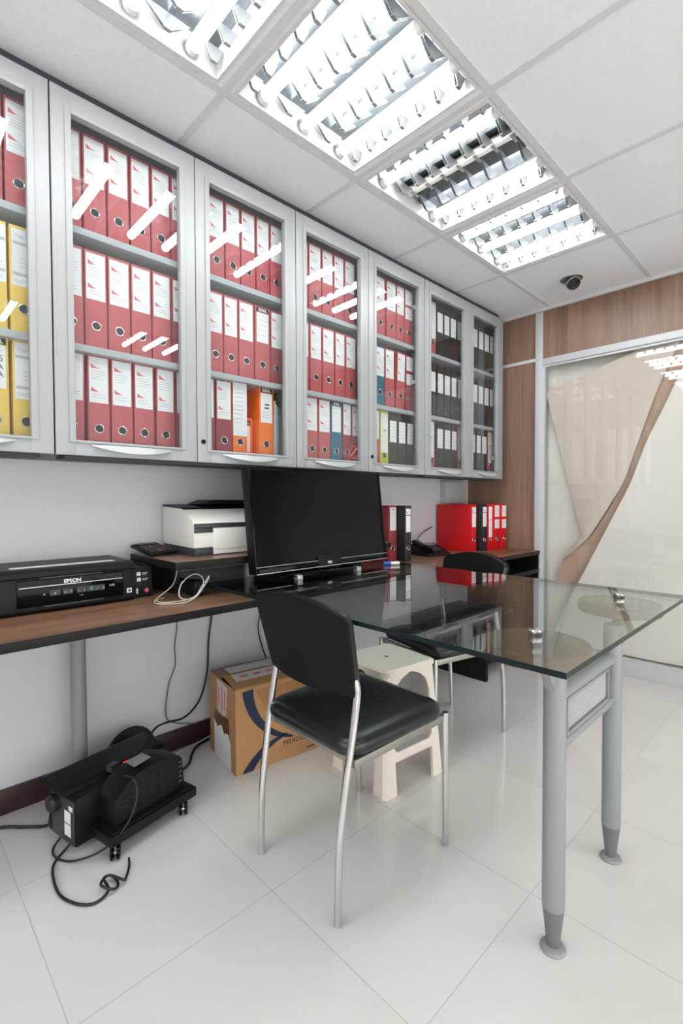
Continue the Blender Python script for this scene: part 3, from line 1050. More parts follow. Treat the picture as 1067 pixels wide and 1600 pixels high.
# small orange box file lying back between the two orange binders, and plastic sleeves beside them
b = new_bm(); box(b, -1.93, -1.742, 1.1085, 1.163, SH['bottom'], SH['bottom'] + 0.185, 0.002)
o = tag(emit('box_file', b, BINDER['orange']), 'short orange box file standing between two taller orange binders', 'box file')
b = new_bm()
box(b, -1.7418, -1.7412, 1.112, 1.148, SH['bottom'] + 0.04, SH['bottom'] + 0.150)
box(b, -1.7418, -1.7414, 1.111, 1.149, SH['bottom'] + 0.153, SH['bottom'] + 0.172, mat=1)
text(b, 'IDEAL', 0.0135, face_x(-1.7412, 1.130, SH['bottom'] + 0.157), 2, align='CENTER', sx=0.8)
emit('spine_label', b, [M_PAPER, M_BLACKINK, M_WHITEINK], o)
for i, (yy, c, hh, l) in enumerate(((1.2475, srgb(222, 206, 206), 0.265, 'pinkish'), (1.2575, srgb(196, 206, 204), 0.250, 'pale grey'), (1.2675, srgb(150, 186, 184), 0.245, 'pale teal'), (1.2775, srgb(120, 150, 150), 0.238, 'grey-green'))):
    b = new_bm()
    prism(b, [(-1.93, SH['bottom'] + 0.0005), (-1.705 - i * 0.004, SH['bottom'] + 0.0005), (-1.703 - i * 0.004, SH['bottom'] + hh), (-1.93, SH['bottom'] + hh)], 'y', yy, yy + 0.006, 0.001)
    tag(emit('document_sleeve', b, pbr('sleeve_plastic_%d' % i, c, 0.3)), l + ' plastic sleeve of papers right of the tall orange binder, third door', 'document sleeve', 'plastic sleeves beside the orange binder')

# ------------------------------------------------------------------ long desk, riser shelf, pedestal
t = thing('wall_desk', 'long dark-edged brown laminate desk running along the left wall', 'desk', (-1.70, 1.3, 0))
b = new_bm()
Y0, Y1 = -0.75, FY - 0.004
box(b, WX + 0.002, DESK_X - 0.002, Y0, Y1, DESK_Z - 0.001, DESK_Z)
emit('worktop', b, M_DESK, t)
b = new_bm()
box(b, WX + 0.002, DESK_X, Y0, Y1, DESK_Z - 0.027, DESK_Z - 0.0012, 0.0015)
emit('edge_band', b, M_DESKEDGE, t)
for ly in (-0.62, 0.512):
    b = new_bm()
    lathe(b, [(0, 0), (0.036, 0), (0.038, 0.008), (0.026, 0.014), (0.025, DESK_Z - 0.035), (0.045, DESK_Z - 0.032), (0.045, DESK_Z - 0.0275), (0, DESK_Z - 0.0275)], (-1.885, ly, 0), n=28)
    emit('leg', b, M_GREYTUBE, t)
b = new_bm()     # open cubby under the far end
box(b, WX + 0.02, DESK_X - 0.004, 2.56, FY - 0.006, 0.575, 0.600, 0.001)
emit('lower_shelf', b, M_DESKEDGE, t)
b = new_bm()
box(b, WX + 0.02, DESK_X - 0.006, FY - 0.030, FY - 0.006, 0.0, DESK_Z - 0.0275)
box(b, WX + 0.02, DESK_X - 0.010, 2.56, 2.585, 0.0, DESK_Z - 0.0275)
box(b, WX + 0.004, WX + 0.02, 2.56, FY - 0.006, 0.0, DESK_Z - 0.0275)
emit('side_panel', b, M_DESKEDGE, t)

t = thing('pedestal', 'black pedestal on casters under the far end of the desk', 'pedestal', (-1.70, 2.9, 0))
b = new_bm(); box(b, -1.94, -1.47, 2.63, 3.10, 0.07, 0.555, 0.004); emit('body', b, M_BLACKPLASTIC, t)
for k in range(3):
    b = new_bm(); box(b, -1.4695, -1.458, 2.64, 3.09, 0.085 + k * 0.155, 0.232 + k * 0.155, 0.003)
    dr = emit('drawer', b, M_BLACKPLASTIC, t)
    b = new_bm(); box(b, -1.458, -1.445, 2.80, 2.93, 0.20 + k * 0.155, 0.215 + k * 0.155, 0.003)
    emit('handle', b, M_CHARCOAL, dr)


def caster(parent, x, y, ztop, r=0.022, ang=0.0):
    b = new_bm()
    d = Vector((cos(ang), sin(ang), 0))
    c = Vector((x, y, r))
    for s in (-1, 1):
        a0, a1 = c + d * s * 0.004, c + d * s * 0.014
        lathe(b, [(0, 0), (r * 0.8, 0), (r, 0.002), (r, 0.008), (r * 0.85, 0.010), (0, 0.010)], a0, d * s, n=20)
    w = emit('caster', b, M_BLACKGLOSS, parent)
    b = new_bm()
    cyl(b, c - d * 0.0038, c + d * 0.0038, 0.006, n=12)
    cyl(b, (x, y, r + 0.003), (x, y, ztop), 0.006, n=12)
    emit('caster_stem', b, M_CHROME, w)


for x, y in ((-1.53, 2.68), (-1.53, 3.05), (-1.90, 2.68), (-1.90, 3.05)):
    caster(t, x, y, 0.07, 0.025, 0.6)

RY0, RY1, RXF = 0.735, 1.87, -1.575
t = thing('riser_shelf', 'low brown riser shelf with dark edges standing on the desk behind the television', 'shelf', (-1.78, 1.3, DESK_Z))
b = new_bm(); box(b, WX + 0.004, RXF - 0.001, RY0 + 0.001, RY1 - 0.001, RISER_Z - 0.001, RISER_Z); emit('board', b, M_DESK, t)
b = new_bm(); box(b, WX + 0.004, RXF, RY0, RY1, RISER_Z - 0.028, RISER_Z - 0.0012, 0.001); emit('edge_band', b, M_DESKEDGE, t)
for yy in (RY0 + 0.06, RY1 - 0.085):
    b = new_bm(); box(b, WX + 0.025, -1.72, yy, yy + 0.025, (DESK_Z if yy < 0.85 else GLASS_Z) + 0.0003, RISER_Z - 0.0282); emit('support_panel', b, M_DESKEDGE, t)
b = new_bm(); cyl(b, (-1.66, 1.085, GLASS_Z + 0.0005), (-1.66, 1.085, RISER_Z - 0.0282), 0.020, n=24); emit('support_post', b, M_GREYTUBE, t)

# ------------------------------------------------------------------ glass table
LEG = [(-0.461, 1.146), (-0.461, 1.563)]
DISC = [(-0.472, 1.064), (-0.472, 1.655)]
GT = 0.012
t = thing('glass_table', 'glass-topped table on two grey legs, its inner end resting over the desk', 'table', (-0.9, 1.3, 0))
b = new_bm()
gx0, gx1, gy0, gy1 = WX + 0.02, -0.331, 0.871, 1.842
box(b, gx0, gx1, gy0, gy1, GLASS_Z - GT, GLASS_Z)
for f in b.faces:
    f.normal_update()
    if abs(f.normal.z) < 0.5:
        f.material_index = 1
emit('glass_top', b, [M_TABLEGLASS, M_GLASSEDGE], t)
for (lx, ly), (dx, dy) in zip(LEG, DISC):
    b = new_bm()
    lathe(b, [(0, 0.104), (0.0255, 0.104), (0.0258, 0.110), (0.0258, 0.700), (0.024, 0.706), (0, 0.706)], (lx, ly, 0), n=32)
    lg = emit('leg', b, M_GREYTUBE, t)
    b = new_bm(); lathe(b, [(0, 0.010), (0.0145, 0.010), (0.0246, 0.102), (0.0246, 0.1038), (0, 0.1038)], (lx, ly, 0), n=32)
    emit('leg_sleeve', b, M_DARKTUBE, lg)
    b = new_bm(); lathe(b, [(0, 0), (0.028, 0), (0.030, 0.003), (0.027, 0.008), (0.018, 0.012), (0, 0.012)], (lx, ly, 0), n=32)
    emit('foot', b, M_GREYTUBE, lg)
    s = 1 if dy > ly else -1
    b = new_bm()     # gusset that leans outwards from the leg to its disc
    prism(b, [(ly + s * 0.014, 0.63), (ly + s * 0.027, 0.63), (dy + s * 0.01, GLASS_Z - GT - 0.032), (dy - s * 0.035, GLASS_Z - GT - 0.032), (ly + s * 0.014, 0.70)], 'x', lx - 0.012, lx + 0.012, 0.003)
    emit('bracket', b, M_GREYTUBE, t)
    b = new_bm(); lathe(b, [(0, 0), (0.112, 0), (0.115, 0.003), (0.115, 0.028), (0.112, 0.031), (0, 0.031)], (dx, dy, GLASS_Z - GT - 0.0315), n=56)
    dc = emit('support_disc', b, M_DISC, t)
    dc['label'] = 'round wooden disc'
    b = new_bm(); lathe(b, [(0, 0), (0.014, 0), (0.016, 0.003), (0.016, 0.012), (0.013, 0.015), (0, 0.016)], (dx, dy, GLASS_Z), n=28)
    emit('standoff_cap', b, M_CHROME, t)
b = new_bm()
cyl(b, (LEG[0][0], LEG[0][1] + 0.022, 0.607), (LEG[1][0], LEG[1][1] - 0.022, 0.607), 0.016, n=20); emit('upper_crossbar', b, M_GREYTUBE, t)
b = new_bm()
cyl(b, (LEG[0][0], LEG[0][1] + 0.022, 0.482), (LEG[1][0], LEG[1][1] - 0.022, 0.482), 0.0125, n=20); emit('lower_crossbar', b, M_GREYTUBE, t)
b = new_bm()
ya, yb = LEG[0][1] + 0.055, LEG[1][1] - 0.055
for r in ((ya, yb, 0.4955, 0.505), (ya, yb, 0.582, 0.5905), (ya, ya + 0.009, 0.505, 0.582), (yb - 0.009, yb, 0.505, 0.582)):
    box(b, LEG[0][0] - 0.009, LEG[0][0] + 0.009, r[0], r[1], r[2], r[3], 0.003)
mp = emit('mesh_panel_frame', b, M_GREYTUBE, t)
b = new_bm()         # expanded metal infill: two crossing sets of fine bars
step = 0.011
x_ = LEG[0][0]
za, zb, yA, yB = 0.505, 0.582, ya + 0.009, yb - 0.009
hgt = zb - za
k = -int(hgt / step) - 1
while yA + k * step < yB:
    for sgn in (1, -1):
        p0 = (yA + k * step, za) if sgn > 0 else (yA + k * step + hgt, za)
        p1 = (yA + k * step + hgt, zb) if sgn > 0 else (yA + k * step, zb)
        (u0, v0), (u1, v1) = p0, p1
        # clip in y
        def clip(u0, v0, u1, v1):
            pts = []
            for (a0, b0), (a1, b1) in (((u0, v0), (u1, v1)), ((u1, v1), (u0, v0))):
                if a0 < yA:
                    f = (yA - a0) / (a1 - a0); a0, b0 = yA, b0 + f * (b1 - b0)
                if a0 > yB:
                    f = (yB - a0) / (a1 - a0); a0, b0 = yB, b0 + f * (b1 - b0)
                pts.append((a0, b0))
            return pts
        if max(u0, u1) > yA and min(u0, u1) < yB:
            (c0, c1), (d0, d1) = clip(u0, v0, u1, v1)
            if abs(c0 - d0) > 0.002:
                cyl(b, (x_, c0, c1), (x_, d0, d1), 0.0019, n=4)
    k += 1
emit('mesh_infill', b, M_MESHPANEL, mp)
for yy in (1.0, 1.65):
    b = new_bm(); cyl(b, (-1.50, yy, DESK_Z + 0.0005), (-1.50, yy, GLASS_Z - GT - 0.0003), 0.014, n=20); emit('glass_spacer', b, M_CHARCOAL, t)

# ------------------------------------------------------------------ chairs
def rounded_slab(bm, outline, z0, z1, crown, mat=0, inset=0.018):
    """Cushion: outline in xy, rounded rim, crowned top."""
    n = len(outline)
    cx = sum(p[0] for p in outline) / n
    cy = sum(p[1] for p in outline) / n
    t_ = new_bm()
    rings = []
    for k, (sc, z) in enumerate(((0.90, z0), (0.975, z0 + 0.006), (1.0, (z0 + z1) / 2 - 0.004), (0.985, z1 - 0.012), (0.93, z1 - 0.002), (0.80, z1 + crown * 0.45), (0.55, z1 + crown * 0.8), (0.25, z1 + crown))):
        rings.append([t_.verts.new((cx + (p[0] - cx) * sc, cy + (p[1] - cy) * sc, z)) for p in outline])
    for r0, r1 in zip(rings, rings[1:]):
        for i in range(n):
            j = (i + 1) % n
            t_.faces.new((r0[i], r0[j], r1[j], r1[i]))
    t_.faces.new(rings[0][::-1])
    t_.faces.new(rings[-1])
    bmesh.ops.recalc_face_normals(t_, faces=t_.faces)
    merge(bm, t_, None, mat)


def round_rect(w, d, r, n=6, taper=0.0):
    pts = []
    for cx, cy, a0 in ((w / 2 - r, d / 2 - r, 0), (-w / 2 + r, d / 2 - r, 90), (-w / 2 + r, -d / 2 + r, 180), (w / 2 - r, -d / 2 + r, 270)):
        for i in range(n + 1):
            a = radians(a0 + 90 * i / n)
            x, y = cx + r * cos(a), cy + r * sin(a)
            pts.append((x * (1 - taper * (y / d)), y))
    return pts


def make_chair(loc, rz, label):
    """Faces local +y; rear feet at y = 0."""
    t = thing('visitor_chair', label, 'chair', loc, rz, 'black vinyl visitor chairs', local=True)
    b = new_bm()
    out = [(x, y + 0.225) for x, y in round_rect(0.405, 0.40, 0.055, taper=-0.06)]
    rounded_slab(b, out, 0.412, 0.462, 0.012)
    emit('seat', b, M_VINYL, t, angle=60)
    # backrest: slightly curved panel, rounded top, reclining
    for nm, yo, mt, th, sc in (('backrest_shell', 0.0, M_VINYLBACK, 0.012, 1.0), ('backrest_pad', 0.0125, M_VINYL, 0.017, 0.985)):
        tb = new_bm()
        NU, NV = 16, 12
        def P(u, v, off):
            zt = 0.782 + 0.036 * (1 - (2 * u - 1) ** 2)
            zb = 0.566 + 0.006 * (1 - (2 * u - 1) ** 2) * -1
            z = zb + (zt - zb) * v
            hwid = (0.183 + 0.020 * v) * sc
            if v > 0.9:
                hwid *= 1 - 0.05 * ((v - 0.9) / 0.1) ** 2
            x = (2 * u - 1) * hwid - 0.006
            y = 0.056 - 0.050 * v - 0.026 * (1 - (2 * u - 1) ** 2) + yo + off
            if off > 0:
                z = zb + 0.006 + (z - zb) * 0.97
            return (x * (0.985 if off > 0 else 1), y, z)
        A = [[tb.verts.new(P(i / NU, j / NV, 0)) for j in range(NV + 1)] for i in range(NU + 1)]
        B = [[tb.verts.new(P(i / NU, j / NV, th)) for j in range(NV + 1)] for i in range(NU + 1)]
        for L in (A, B):
            for i in range(NU):
                for j in range(NV):
                    tb.faces.new((L[i][j], L[i + 1][j], L[i + 1][j + 1], L[i][j + 1]))
        for i in range(NU):
            for j in (0, NV):
                tb.faces.new((A[i][j], A[i + 1][j], B[i + 1][j], B[i][j]))
        for j in range(NV):
            for i in (0, NU):
                tb.faces.new((A[i][j], A[i][j + 1], B[i][j + 1], B[i][j]))
        bmesh.ops.recalc_face_normals(tb, faces=tb.faces)
        bb = new_bm(); merge(bb, tb)
        emit(nm, bb, mt, t, angle=50)
    for s in (-1, 1):
        b = new_bm()
        tube(b, [(s * 0.171, 0.0, 0.0), (s * 0.173, 0.006, 0.20), (s * 0.176, 0.027, 0.36), (s * 0.178, 0.044, 0.45), (s * 0.178, 0.057, 0.52), (s * 0.176, 0.067, 0.578), (s * 0.170, 0.063, 0.61)], 0.0100, 16, 6)
        emit('rear_leg', b, M_CHROME, t)
        b = new_bm()
        tube(b, [(s * 0.190, 0.440, 0.0), (s * 0.190, 0.438, 0.20), (s * 0.190, 0.436, 0.418)], 0.0100, 16, 4)
        emit('front_leg', b, M_CHROME, t)
        b = new_bm(); box(b, s * 0.182 - 0.008, s * 0.182 + 0.008, 0.045, 0.432, 0.389, 0.4115, 0.002)
        emit('side_rail', b, M_DULLCHROME, t)
    for yy in (0.060, 0.420):
        b = new_bm(); box(b, -0.174, 0.174, yy - 0.008, yy + 0.008, 0.389, 0.4115, 0.002)
        emit('cross_rail', b, M_DULLCHROME, t)
    return t


make_chair((-1.036, 0.822, 0), radians(-1.0), 'black vinyl chair with chrome legs in front, its back to the camera')
make_chair((-1.233, 2.112, 0), radians(180 - 13), 'black vinyl chair tucked under the far side of the glass table')

# ------------------------------------------------------------------ plastic stool
t = thing('plastic_stool', 'ivory plastic step stool standing between the two black chairs', 'stool', (-1.25, 1.457, 0), radians(-6), None, local=True)
b = new_bm()
# top with a scalloped rim
pts = []
N = 96
for i in range(N):
    a = 2 * pi * i / N
    ex = 0.16
    cx = abs(cos(a)) ** ex * (1 if cos(a) > 0 else -1)
    cy = abs(sin(a)) ** ex * (1 if sin(a) > 0 else -1)
    rr = 0.136 + 0.0022 * cos(a * 40)
    m_ = max(abs(cx), abs(cy))
    pts.append((cx * rr, cy * rr))
prism(b, pts, 'z', 0.428, 0.446, 0.0)
ins = [(p[0] * 0.955, p[1] * 0.955) for p in pts]
prism(b, ins, 'z', 0.446, 0.4495)
top = emit('seat', b, M_STOOL, t, angle=30)
b = new_bm(); cyl(b, (0, 0, 0.4495), (0, 0, 0.4500), 0.008, n=20); emit('centre_hole', b, M_HOLE, top)


def leg_shell(sx, sy):
    """L-section leg that flares outwards towards the floor."""
    tb = new_bm()
    rows = []
    for z, h_, w, th in ((0.0, 0.160, 0.062, 0.012), (0.005, 0.160, 0.062, 0.012), (0.15, 0.151, 0.050, 0.009), (0.34, 0.138, 0.040, 0.008), (0.385, 0.1355, 0.055, 0.008), (0.41, 0.134, 0.085, 0.008), (0.428, 0.133, 0.132, 0.008)):
        c = 0.012
        L = [(h_ - w, h_), (h_ - c, h_), (h_, h_ - c), (h_, h_ - w), (h_ - th, h_ - w), (h_ - th, h_ - th - 0.004), (h_ - th - 0.004, h_ - th), (h_ - w, h_ - th)]
        rows.append([tb.verts.new((x * sx, y * sy, z)) for x, y in L])
    n = len(rows[0])
    for r0, r1 in zip(rows, rows[1:]):
        for i in range(n):
            j = (i + 1) % n
            tb.faces.new((r0[i], r0[j], r1[j], r1[i]))
    tb.faces.new(rows[0][::-1]); tb.faces.new(rows[-1])
    bmesh.ops.recalc_face_normals(tb, faces=tb.faces)
    bb = new_bm(); merge(bb, tb)
    return bb


for sx in (-1, 1):
    for sy in (-1, 1):
        emit('leg', leg_shell(sx, sy), M_STOOL, t, angle=40)
for k in range(4):
    b = new_bm()
    prism(b, [(-0.105, 0.115), (0.105, 0.115), (0.100, 0.165), (0.085, 0.150), (-0.085, 0.150), (-0.100, 0.165)], 'y', 0.142, 0.150, 0.002, M=Matrix.Rotation(k * pi / 2, 4, 'Z'))
    emit('stretcher', b, M_STOOL, t)

# ------------------------------------------------------------------ cardboard box
t = thing('cardboard_box', 'worn brown cardboard box with navy printed rings on the floor under the desk', 'box', (-1.614, 0.988, 0), radians(-8.5), None, local=True)
BW, BD, BH = 0.46, 0.275, 0.335          # along y, along -x, height
b = new_bm()
w_ = 0.005
box(b, -BD, 0, 0, w_, 0, BH)
box(b, -BD, 0, BW - w_, BW, 0, BH)
box(b, -w_, 0, w_, BW - w_, 0, BH)
box(b, -BD, -BD + w_, w_, BW - w_, 0, BH)
box(b, -BD + w_, -w_, w_, BW - w_, 0, 0.006)
body = emit('body', b, M_CARD, t)
b = new_bm()
prism(b, [(-0.002, BH + 0.0005), (-0.130, BH + 0.018), (-0.130, BH + 0.022), (-0.002, BH + 0.0045)], 'y', 0.002, BW - 0.002)
emit('flap', b, M_CARD, t)
b = new_bm()
prism(b, [(-BD + 0.002, BH + 0.0005), (-0.150, BH + 0.004), (-0.150, BH + 0.008), (-BD + 0.002, BH + 0.0045)], 'y', 0.002, BW - 0.002)
emit('flap', b, M_CARDDARK, t)
b = new_bm()
prism(b, [(-0.058, BH + 0.0124), (-0.120, BH + 0.0212), (-0.120, BH + 0.0216), (-0.058, BH + 0.0128)], 'y', 0.03, BW - 0.03)
box(b, -0.245, -0.170, 0.05, BW - 0.06, BH + 0.0085, BH + 0.0089)
tp = emit('tape', b, [M_CLEARTAPE], t)
tp['label'] = 'pale printed sealing tape'
b = new_bm()
for zz, ln in ((0.5, 9), (1.5, 7)):
    pass
for i in range(6):
    yy = 0.06 + i * 0.058
    prism(b, [(-0.084, BH + 0.0164), (-0.098, BH + 0.0184), (-0.098, BH + 0.0188), (-0.084, BH + 0.0168)], 'y', yy, yy + 0.032)
emit('tape_print', b, M_PRINTRED, tp)
# end face (towards the camera's left, local y = 0)
b = new_bm()
prism(b, [(-0.225, 0.0), (-0.050, 0.0), (-0.050, 0.10), (-0.075, 0.135), (-0.105, 0.13), (-0.115, 0.118), (-0.145, 0.150), (-0.190, 0.128), (-0.225, 0.150)], 'y', -0.0006, -0.0001)
lb = emit('shipping_label', b, M_PAPER, t)
b = new_bm()
prism(b, [(-0.190, 0.205), (-0.165, 0.190), (-0.150, 0.205), (-0.130, 0.192), (-0.095, 0.205), (-0.082, 0.320), (-0.190, 0.330)], 'y', -0.0006, -0.0001)
t2 = emit('fragile_tape', b, M_CLEARTAPE, t)
b = new_bm()
box(b, -0.142, -0.132, -0.0010, -0.0006, 0.210, 0.310)
for xx in (-0.170, -0.106):
    box(b, xx - 0.006, xx + 0.004, -0.0010, -0.0006, 0.222, 0.30)
emit('tape_print', b, M_PRINTRED, t2)
b = new_bm()
prism(b, [(-0.225, 0.150), (-0.190, 0.128), (-0.145, 0.150), (-0.115, 0.118), (-0.060, 0.14), (-0.070, 0.20), (-0.130, 0.190), (-0.165, 0.188), (-0.225, 0.20)], 'y', -0.0005, -0.0001)
emit('torn_tape', b, M_CARDDARK, t)


# front face print (local x = 0): two navy arcs and lettering
def arc_band(bm, c, R0, R1, a0, a1, x, n=20, mat=0):
    pts = []
    for i in range(n + 1):
        a = radians(a0 + (a1 - a0) * i / n)
        k = i / n
        wdt = (R1 - R0) * (0.15 + 0.85 * (1 - k) ** 0.6)
        pts.append((c[0] + (R1) * cos(a), c[1] + (R1) * sin(a)))
    for i in range(n, -1, -1):
        a = radians(a0 + (a1 - a0) * i / n)
        k = i / n
        wdt = (R1 - R0) * (0.15 + 0.85 * (1 - k) ** 0.7)
        pts.append((c[0] + (R1 - wdt) * cos(a), c[1] + (R1 - wdt) * sin(a)))
    t_ = new_bm()
    h0 = [t_.verts.new((x, p[0], p[1])) for p in pts]
    h1 = [t_.verts.new((x + 0.0005, p[0], p[1])) for p in pts]
    m_ = len(pts)
    for i in range(n):
        t_.faces.new((h1[i], h1[i + 1], h1[m_ - 2 - i], h1[m_ - 1 - i]))
        t_.faces.new((h0[i], h0[i + 1], h0[m_ - 2 - i], h0[m_ - 1 - i]))
    for i in range(m_):
        j = (i + 1) % m_
        t_.faces.new((h0[i], h0[j], h1[j], h1[i]))
    bmesh.ops.recalc_face_normals(t_, faces=t_.faces)
    merge(bm, t_, None, mat)


b = new_bm()
prism(b, [(0.082, 0.322), (0.160, 0.172), (0.31, 0.168), (0.40, 0.30), (0.40, 0.322)], 'x', 0.0001, 0.0003)
o = emit('tape', b, M_TAPEBROWN, t)
o['label'] = 'glossy brown tape patch'
b = new_bm()
arc_band(b, (0.29, 0.345), 0.216, 0.262, 184.5, 262, 0.0003)
arc_band(b, (0.235, -0.14), 0.212, 0.252, 145.5, 92, 0.0003)
text(b, 'PEDIDOS', 0.027, face_x(0.0004, 0.208, 0.061), 1, align='LEFT', bold=-0.0002, sx=1.05)
for i in range(9):
    box(b, 0.0002, 0.0006, 0.322 + i * 0.010, 0.329 + i * 0.010, 0.017, 0.024, mat=1)
emit('printed_emblem', b, [M_NAVY, M_BLACKINK], t)

# ------------------------------------------------------------------ power unit on casters
UA = math.atan2(0.216, 0.976)
t = thing('power_unit', 'black box-shaped power unit with vents and casters beside the desk leg', 'power unit', (-1.484, 0.509, 0), UA, None, local=True)
# local: +x towards the room, +y along the unit
b = new_bm()
box(b, -0.150, 0.002, -0.030, 0.285, 0.046, 0.078, 0.005)
box(b, -0.118, -0.006, -0.018, 0.275, 0.078, 0.083, 0.002)
emit('base', b, M_BLACKPLASTIC, t)
for x, y in ((-0.012, -0.008), (-0.012, 0.238), (-0.135, 0.238)):
    caster(t, x, y, 0.048, 0.021, 0.9)
b = new_bm()
box(b, -0.285, -0.1215, -0.068, 0.262, 0.024, 0.172, 0.005)
mb = emit('body', b, M_BLACKPLASTIC, t)
b = new_bm()
prism(b, [(-0.292, 0.1725), (-0.160, 0.1725), (-0.175, 0.186), (-0.280, 0.198), (-0.292, 0.196)], 'y', -0.082, 0.275, 0.003)
emit('lid', b, M_BLACKPLASTIC, t)
b = new_bm()
prism(b, [(0.000, 0.0835), (0.000, 0.160), (0.050, 0.206), (0.075, 0.214), (0.175, 0.222), (0.245, 0.192), (0.256, 0.0835)], 'x', -0.121, -0.024, 0.004)
hs = emit('vent_housing', b, M_BLACKPLASTIC, t)
b = new_bm()
for i in range(6):
    for j in range(6):
        y_ = 0.022 + i * 0.034
        z_ = 0.098 + j * 0.017
        if z_ > 0.150 + 0.9 * (y_ - 0.005) or z_ > 0.196:
            continue
        box(b, -0.0243, -0.0236, y_, y_ + 0.016, z_, z_ + 0.0035)
emit('vent_slots', b, M_HOLE, hs)
b = new_bm()
for j in range(5):
    box(b, -0.0243, -0.0235, 0.232, 0.242, 0.112 + j * 0.0165, 0.1145 + j * 0.0165)
emit('white_marks', b, M_SILVERTAG, hs)
b = new_bm()
box(b, -0.100, -0.050, 0.100, 0.160, 0.2195, 0.2205, M=Matrix.Translation((0, 0, -0.0015)) @ Matrix.Rotation(radians(4.5), 4, 'X'))
emit('rating_label', b, M_SILVERTAG, hs)
b = new_bm(); box(b, -0.178, -0.160, 0.118, 0.146, 0.1860, 0.1935, 0.002, M=Matrix.Rotation(0, 4, 'X')); o = emit('power_switch', b, M_REDLED, t); o['label'] = 'lit red switch'
b = new_bm(); box(b, -0.252, -0.1235, -0.072, -0.0685, 0.030, 0.165, 0.001); op = emit('outlet_panel', b, M_CHARCOAL, t)
b = new_bm()
box(b, -0.175, -0.140, -0.0735, -0.0725, 0.092, 0.128); box(b, -0.175, -0.140, -0.0735, -0.0725, 0.052, 0.088)
box(b, -0.150, -0.128, -0.0735, -0.0725, 0.134, 0.148)
emit('outlet_label', b, M_PAPER, op)
b = new_bm(); lathe(b, [(0, 0), (0.026, 0), (0.026, 0.016), (0.020, 0.024), (0, 0.024)], (-0.225, -0.0725, 0.135), (0, -1, 0), n=24); emit('outlet_plug', b, M_BLACKRUB, op)

b = new_bm(); lathe(b, [(0, 0), (0.088, 0), (0.095, 0.006), (0.090, 0.018), (0.06, 0.026), (0, 0.028)], (-1.91, 0.70, 0.0955), (1, 0, 0.08), n=48)
tag(emit('round_lid', b, M_BLACKPLASTIC), 'round black lid standing on edge behind the power unit against the wall', 'lid')

# ------------------------------------------------------------------ inkjet printer on the desk
t = thing('inkjet_printer', 'black inkjet printer with a side ink tank on the left of the desk', 'printer', (-1.86, 0.47, DESK_Z))
ex, ey0, ey1 = -1.712, 0.225, 0.652
z0 = DESK_Z
b = new_bm()
prism(b, [(ex, z0 + 0.012), (ex - 0.012, z0 + 0.001), (-1.968, z0 + 0.001), (-1.968, z0 + 0.118), (ex - 0.004, z0 + 0.112)], 'y', ey0, ey1, 0.006)
emit('body', b, M_BLACKPLASTIC, t)
b = new_bm()
prism(b, [(ex - 0.002, z0 + 0.1125), (-1.965, z0 + 0.1185), (-1.965, z0 + 0.139), (ex - 0.03, z0 + 0.138), (ex - 0.004, z0 + 0.130)], 'y', ey0 + 0.001, ey1 - 0.001, 0.004)
lid = emit('scanner_lid', b, M_BLACKPLASTIC, t)
b = new_bm(); box(b, -1.795, -1.760, 0.295, 0.600, z0 + 0.139, z0 + 0.1398); o = emit('paper_strip', b, M_PAPER, lid); o['label'] = 'white paper strip'
b = new_bm(); box(b, ex - 0.004, ex + 0.0035, 0.300, 0.610, z0 + 0.024, z0 + 0.108, 0.004); fp = emit('control_panel', b, M_BLACKGLOSS, t)
xs = ex + 0.0036
b = new_bm(); box(b, xs, xs + 0.0006, 0.306, 0.606, z0 + 0.0835, z0 + 0.0860); emit('silver_stripe', b, M_SILVERINK, fp)
b = new_bm(); box(b, ex - 0.006, ex + 0.006, 0.36, 0.54, z0 + 0.108, z0 + 0.112, 0.001); box(b, ex - 0.006, ex + 0.007, 0.37, 0.545, z0 + 0.020, z0 + 0.0245, 0.001); emit('panel_ridges', b, M_CHARCOAL, fp)
b = new_bm()
text(b, 'EPSON', 0.0165, face_x(xs, 0.452, z0 + 0.0885), 0, align='CENTER', bold=0.0005)
text(b, 'L355', 0.0085, face_x(xs, 0.572, z0 + 0.062), 0, align='CENTER')
for yy in (0.372, 0.402, 0.430, 0.447, 0.470, 0.487, 0.525, 0.545):
    text(b, random.choice(['o', '=', 'u', '::']), 0.010, face_x(xs, yy, z0 + 0.057), 0, align='CENTER')
text(b, '- s -', 0.008, face_x(xs, 0.478, z0 + 0.042), 0, align='CENTER')
emit('lettering', b, M_WHITEINK, fp)
b = new_bm()
for yy in (0.402, 0.438, 0.478, 0.508, 0.535):
    box(b, xs - 0.0002, xs + 0.0003, yy - 0.014, yy + 0.014, z0 + 0.0525, z0 + 0.0705)
emit('buttons', b, M_CHARCOAL, fp)
b = new_bm(); cyl(b, (xs, 0.508, z0 + 0.062), (xs + 0.0008, 0.508, z0 + 0.062), 0.005, n=16); emit('start_button', b, M_GREENLED, fp)
b = new_bm(); box(b, ex - 0.0005, ex + 0.0008, 0.622, 0.638, z0 + 0.030, z0 + 0.046); box(b, ex + 0.0006, ex + 0.0012, 0.627, 0.634, z0 + 0.034, z0 + 0.042, mat=1); emit('slot_icon', b, [M_WHITEINK, M_BLACKINK], t)
b = new_bm(); prism(b, [(ex - 0.035, z0 + 0.001), (-1.95, z0 + 0.001), (-1.95, z0 + 0.112), (ex - 0.045, z0 + 0.108)], 'y', ey1 + 0.002, 0.728, 0.004); tk = emit('ink_tank', b, M_BLACKPLASTIC, t)
xt = ex - 0.0355
b = new_bm()
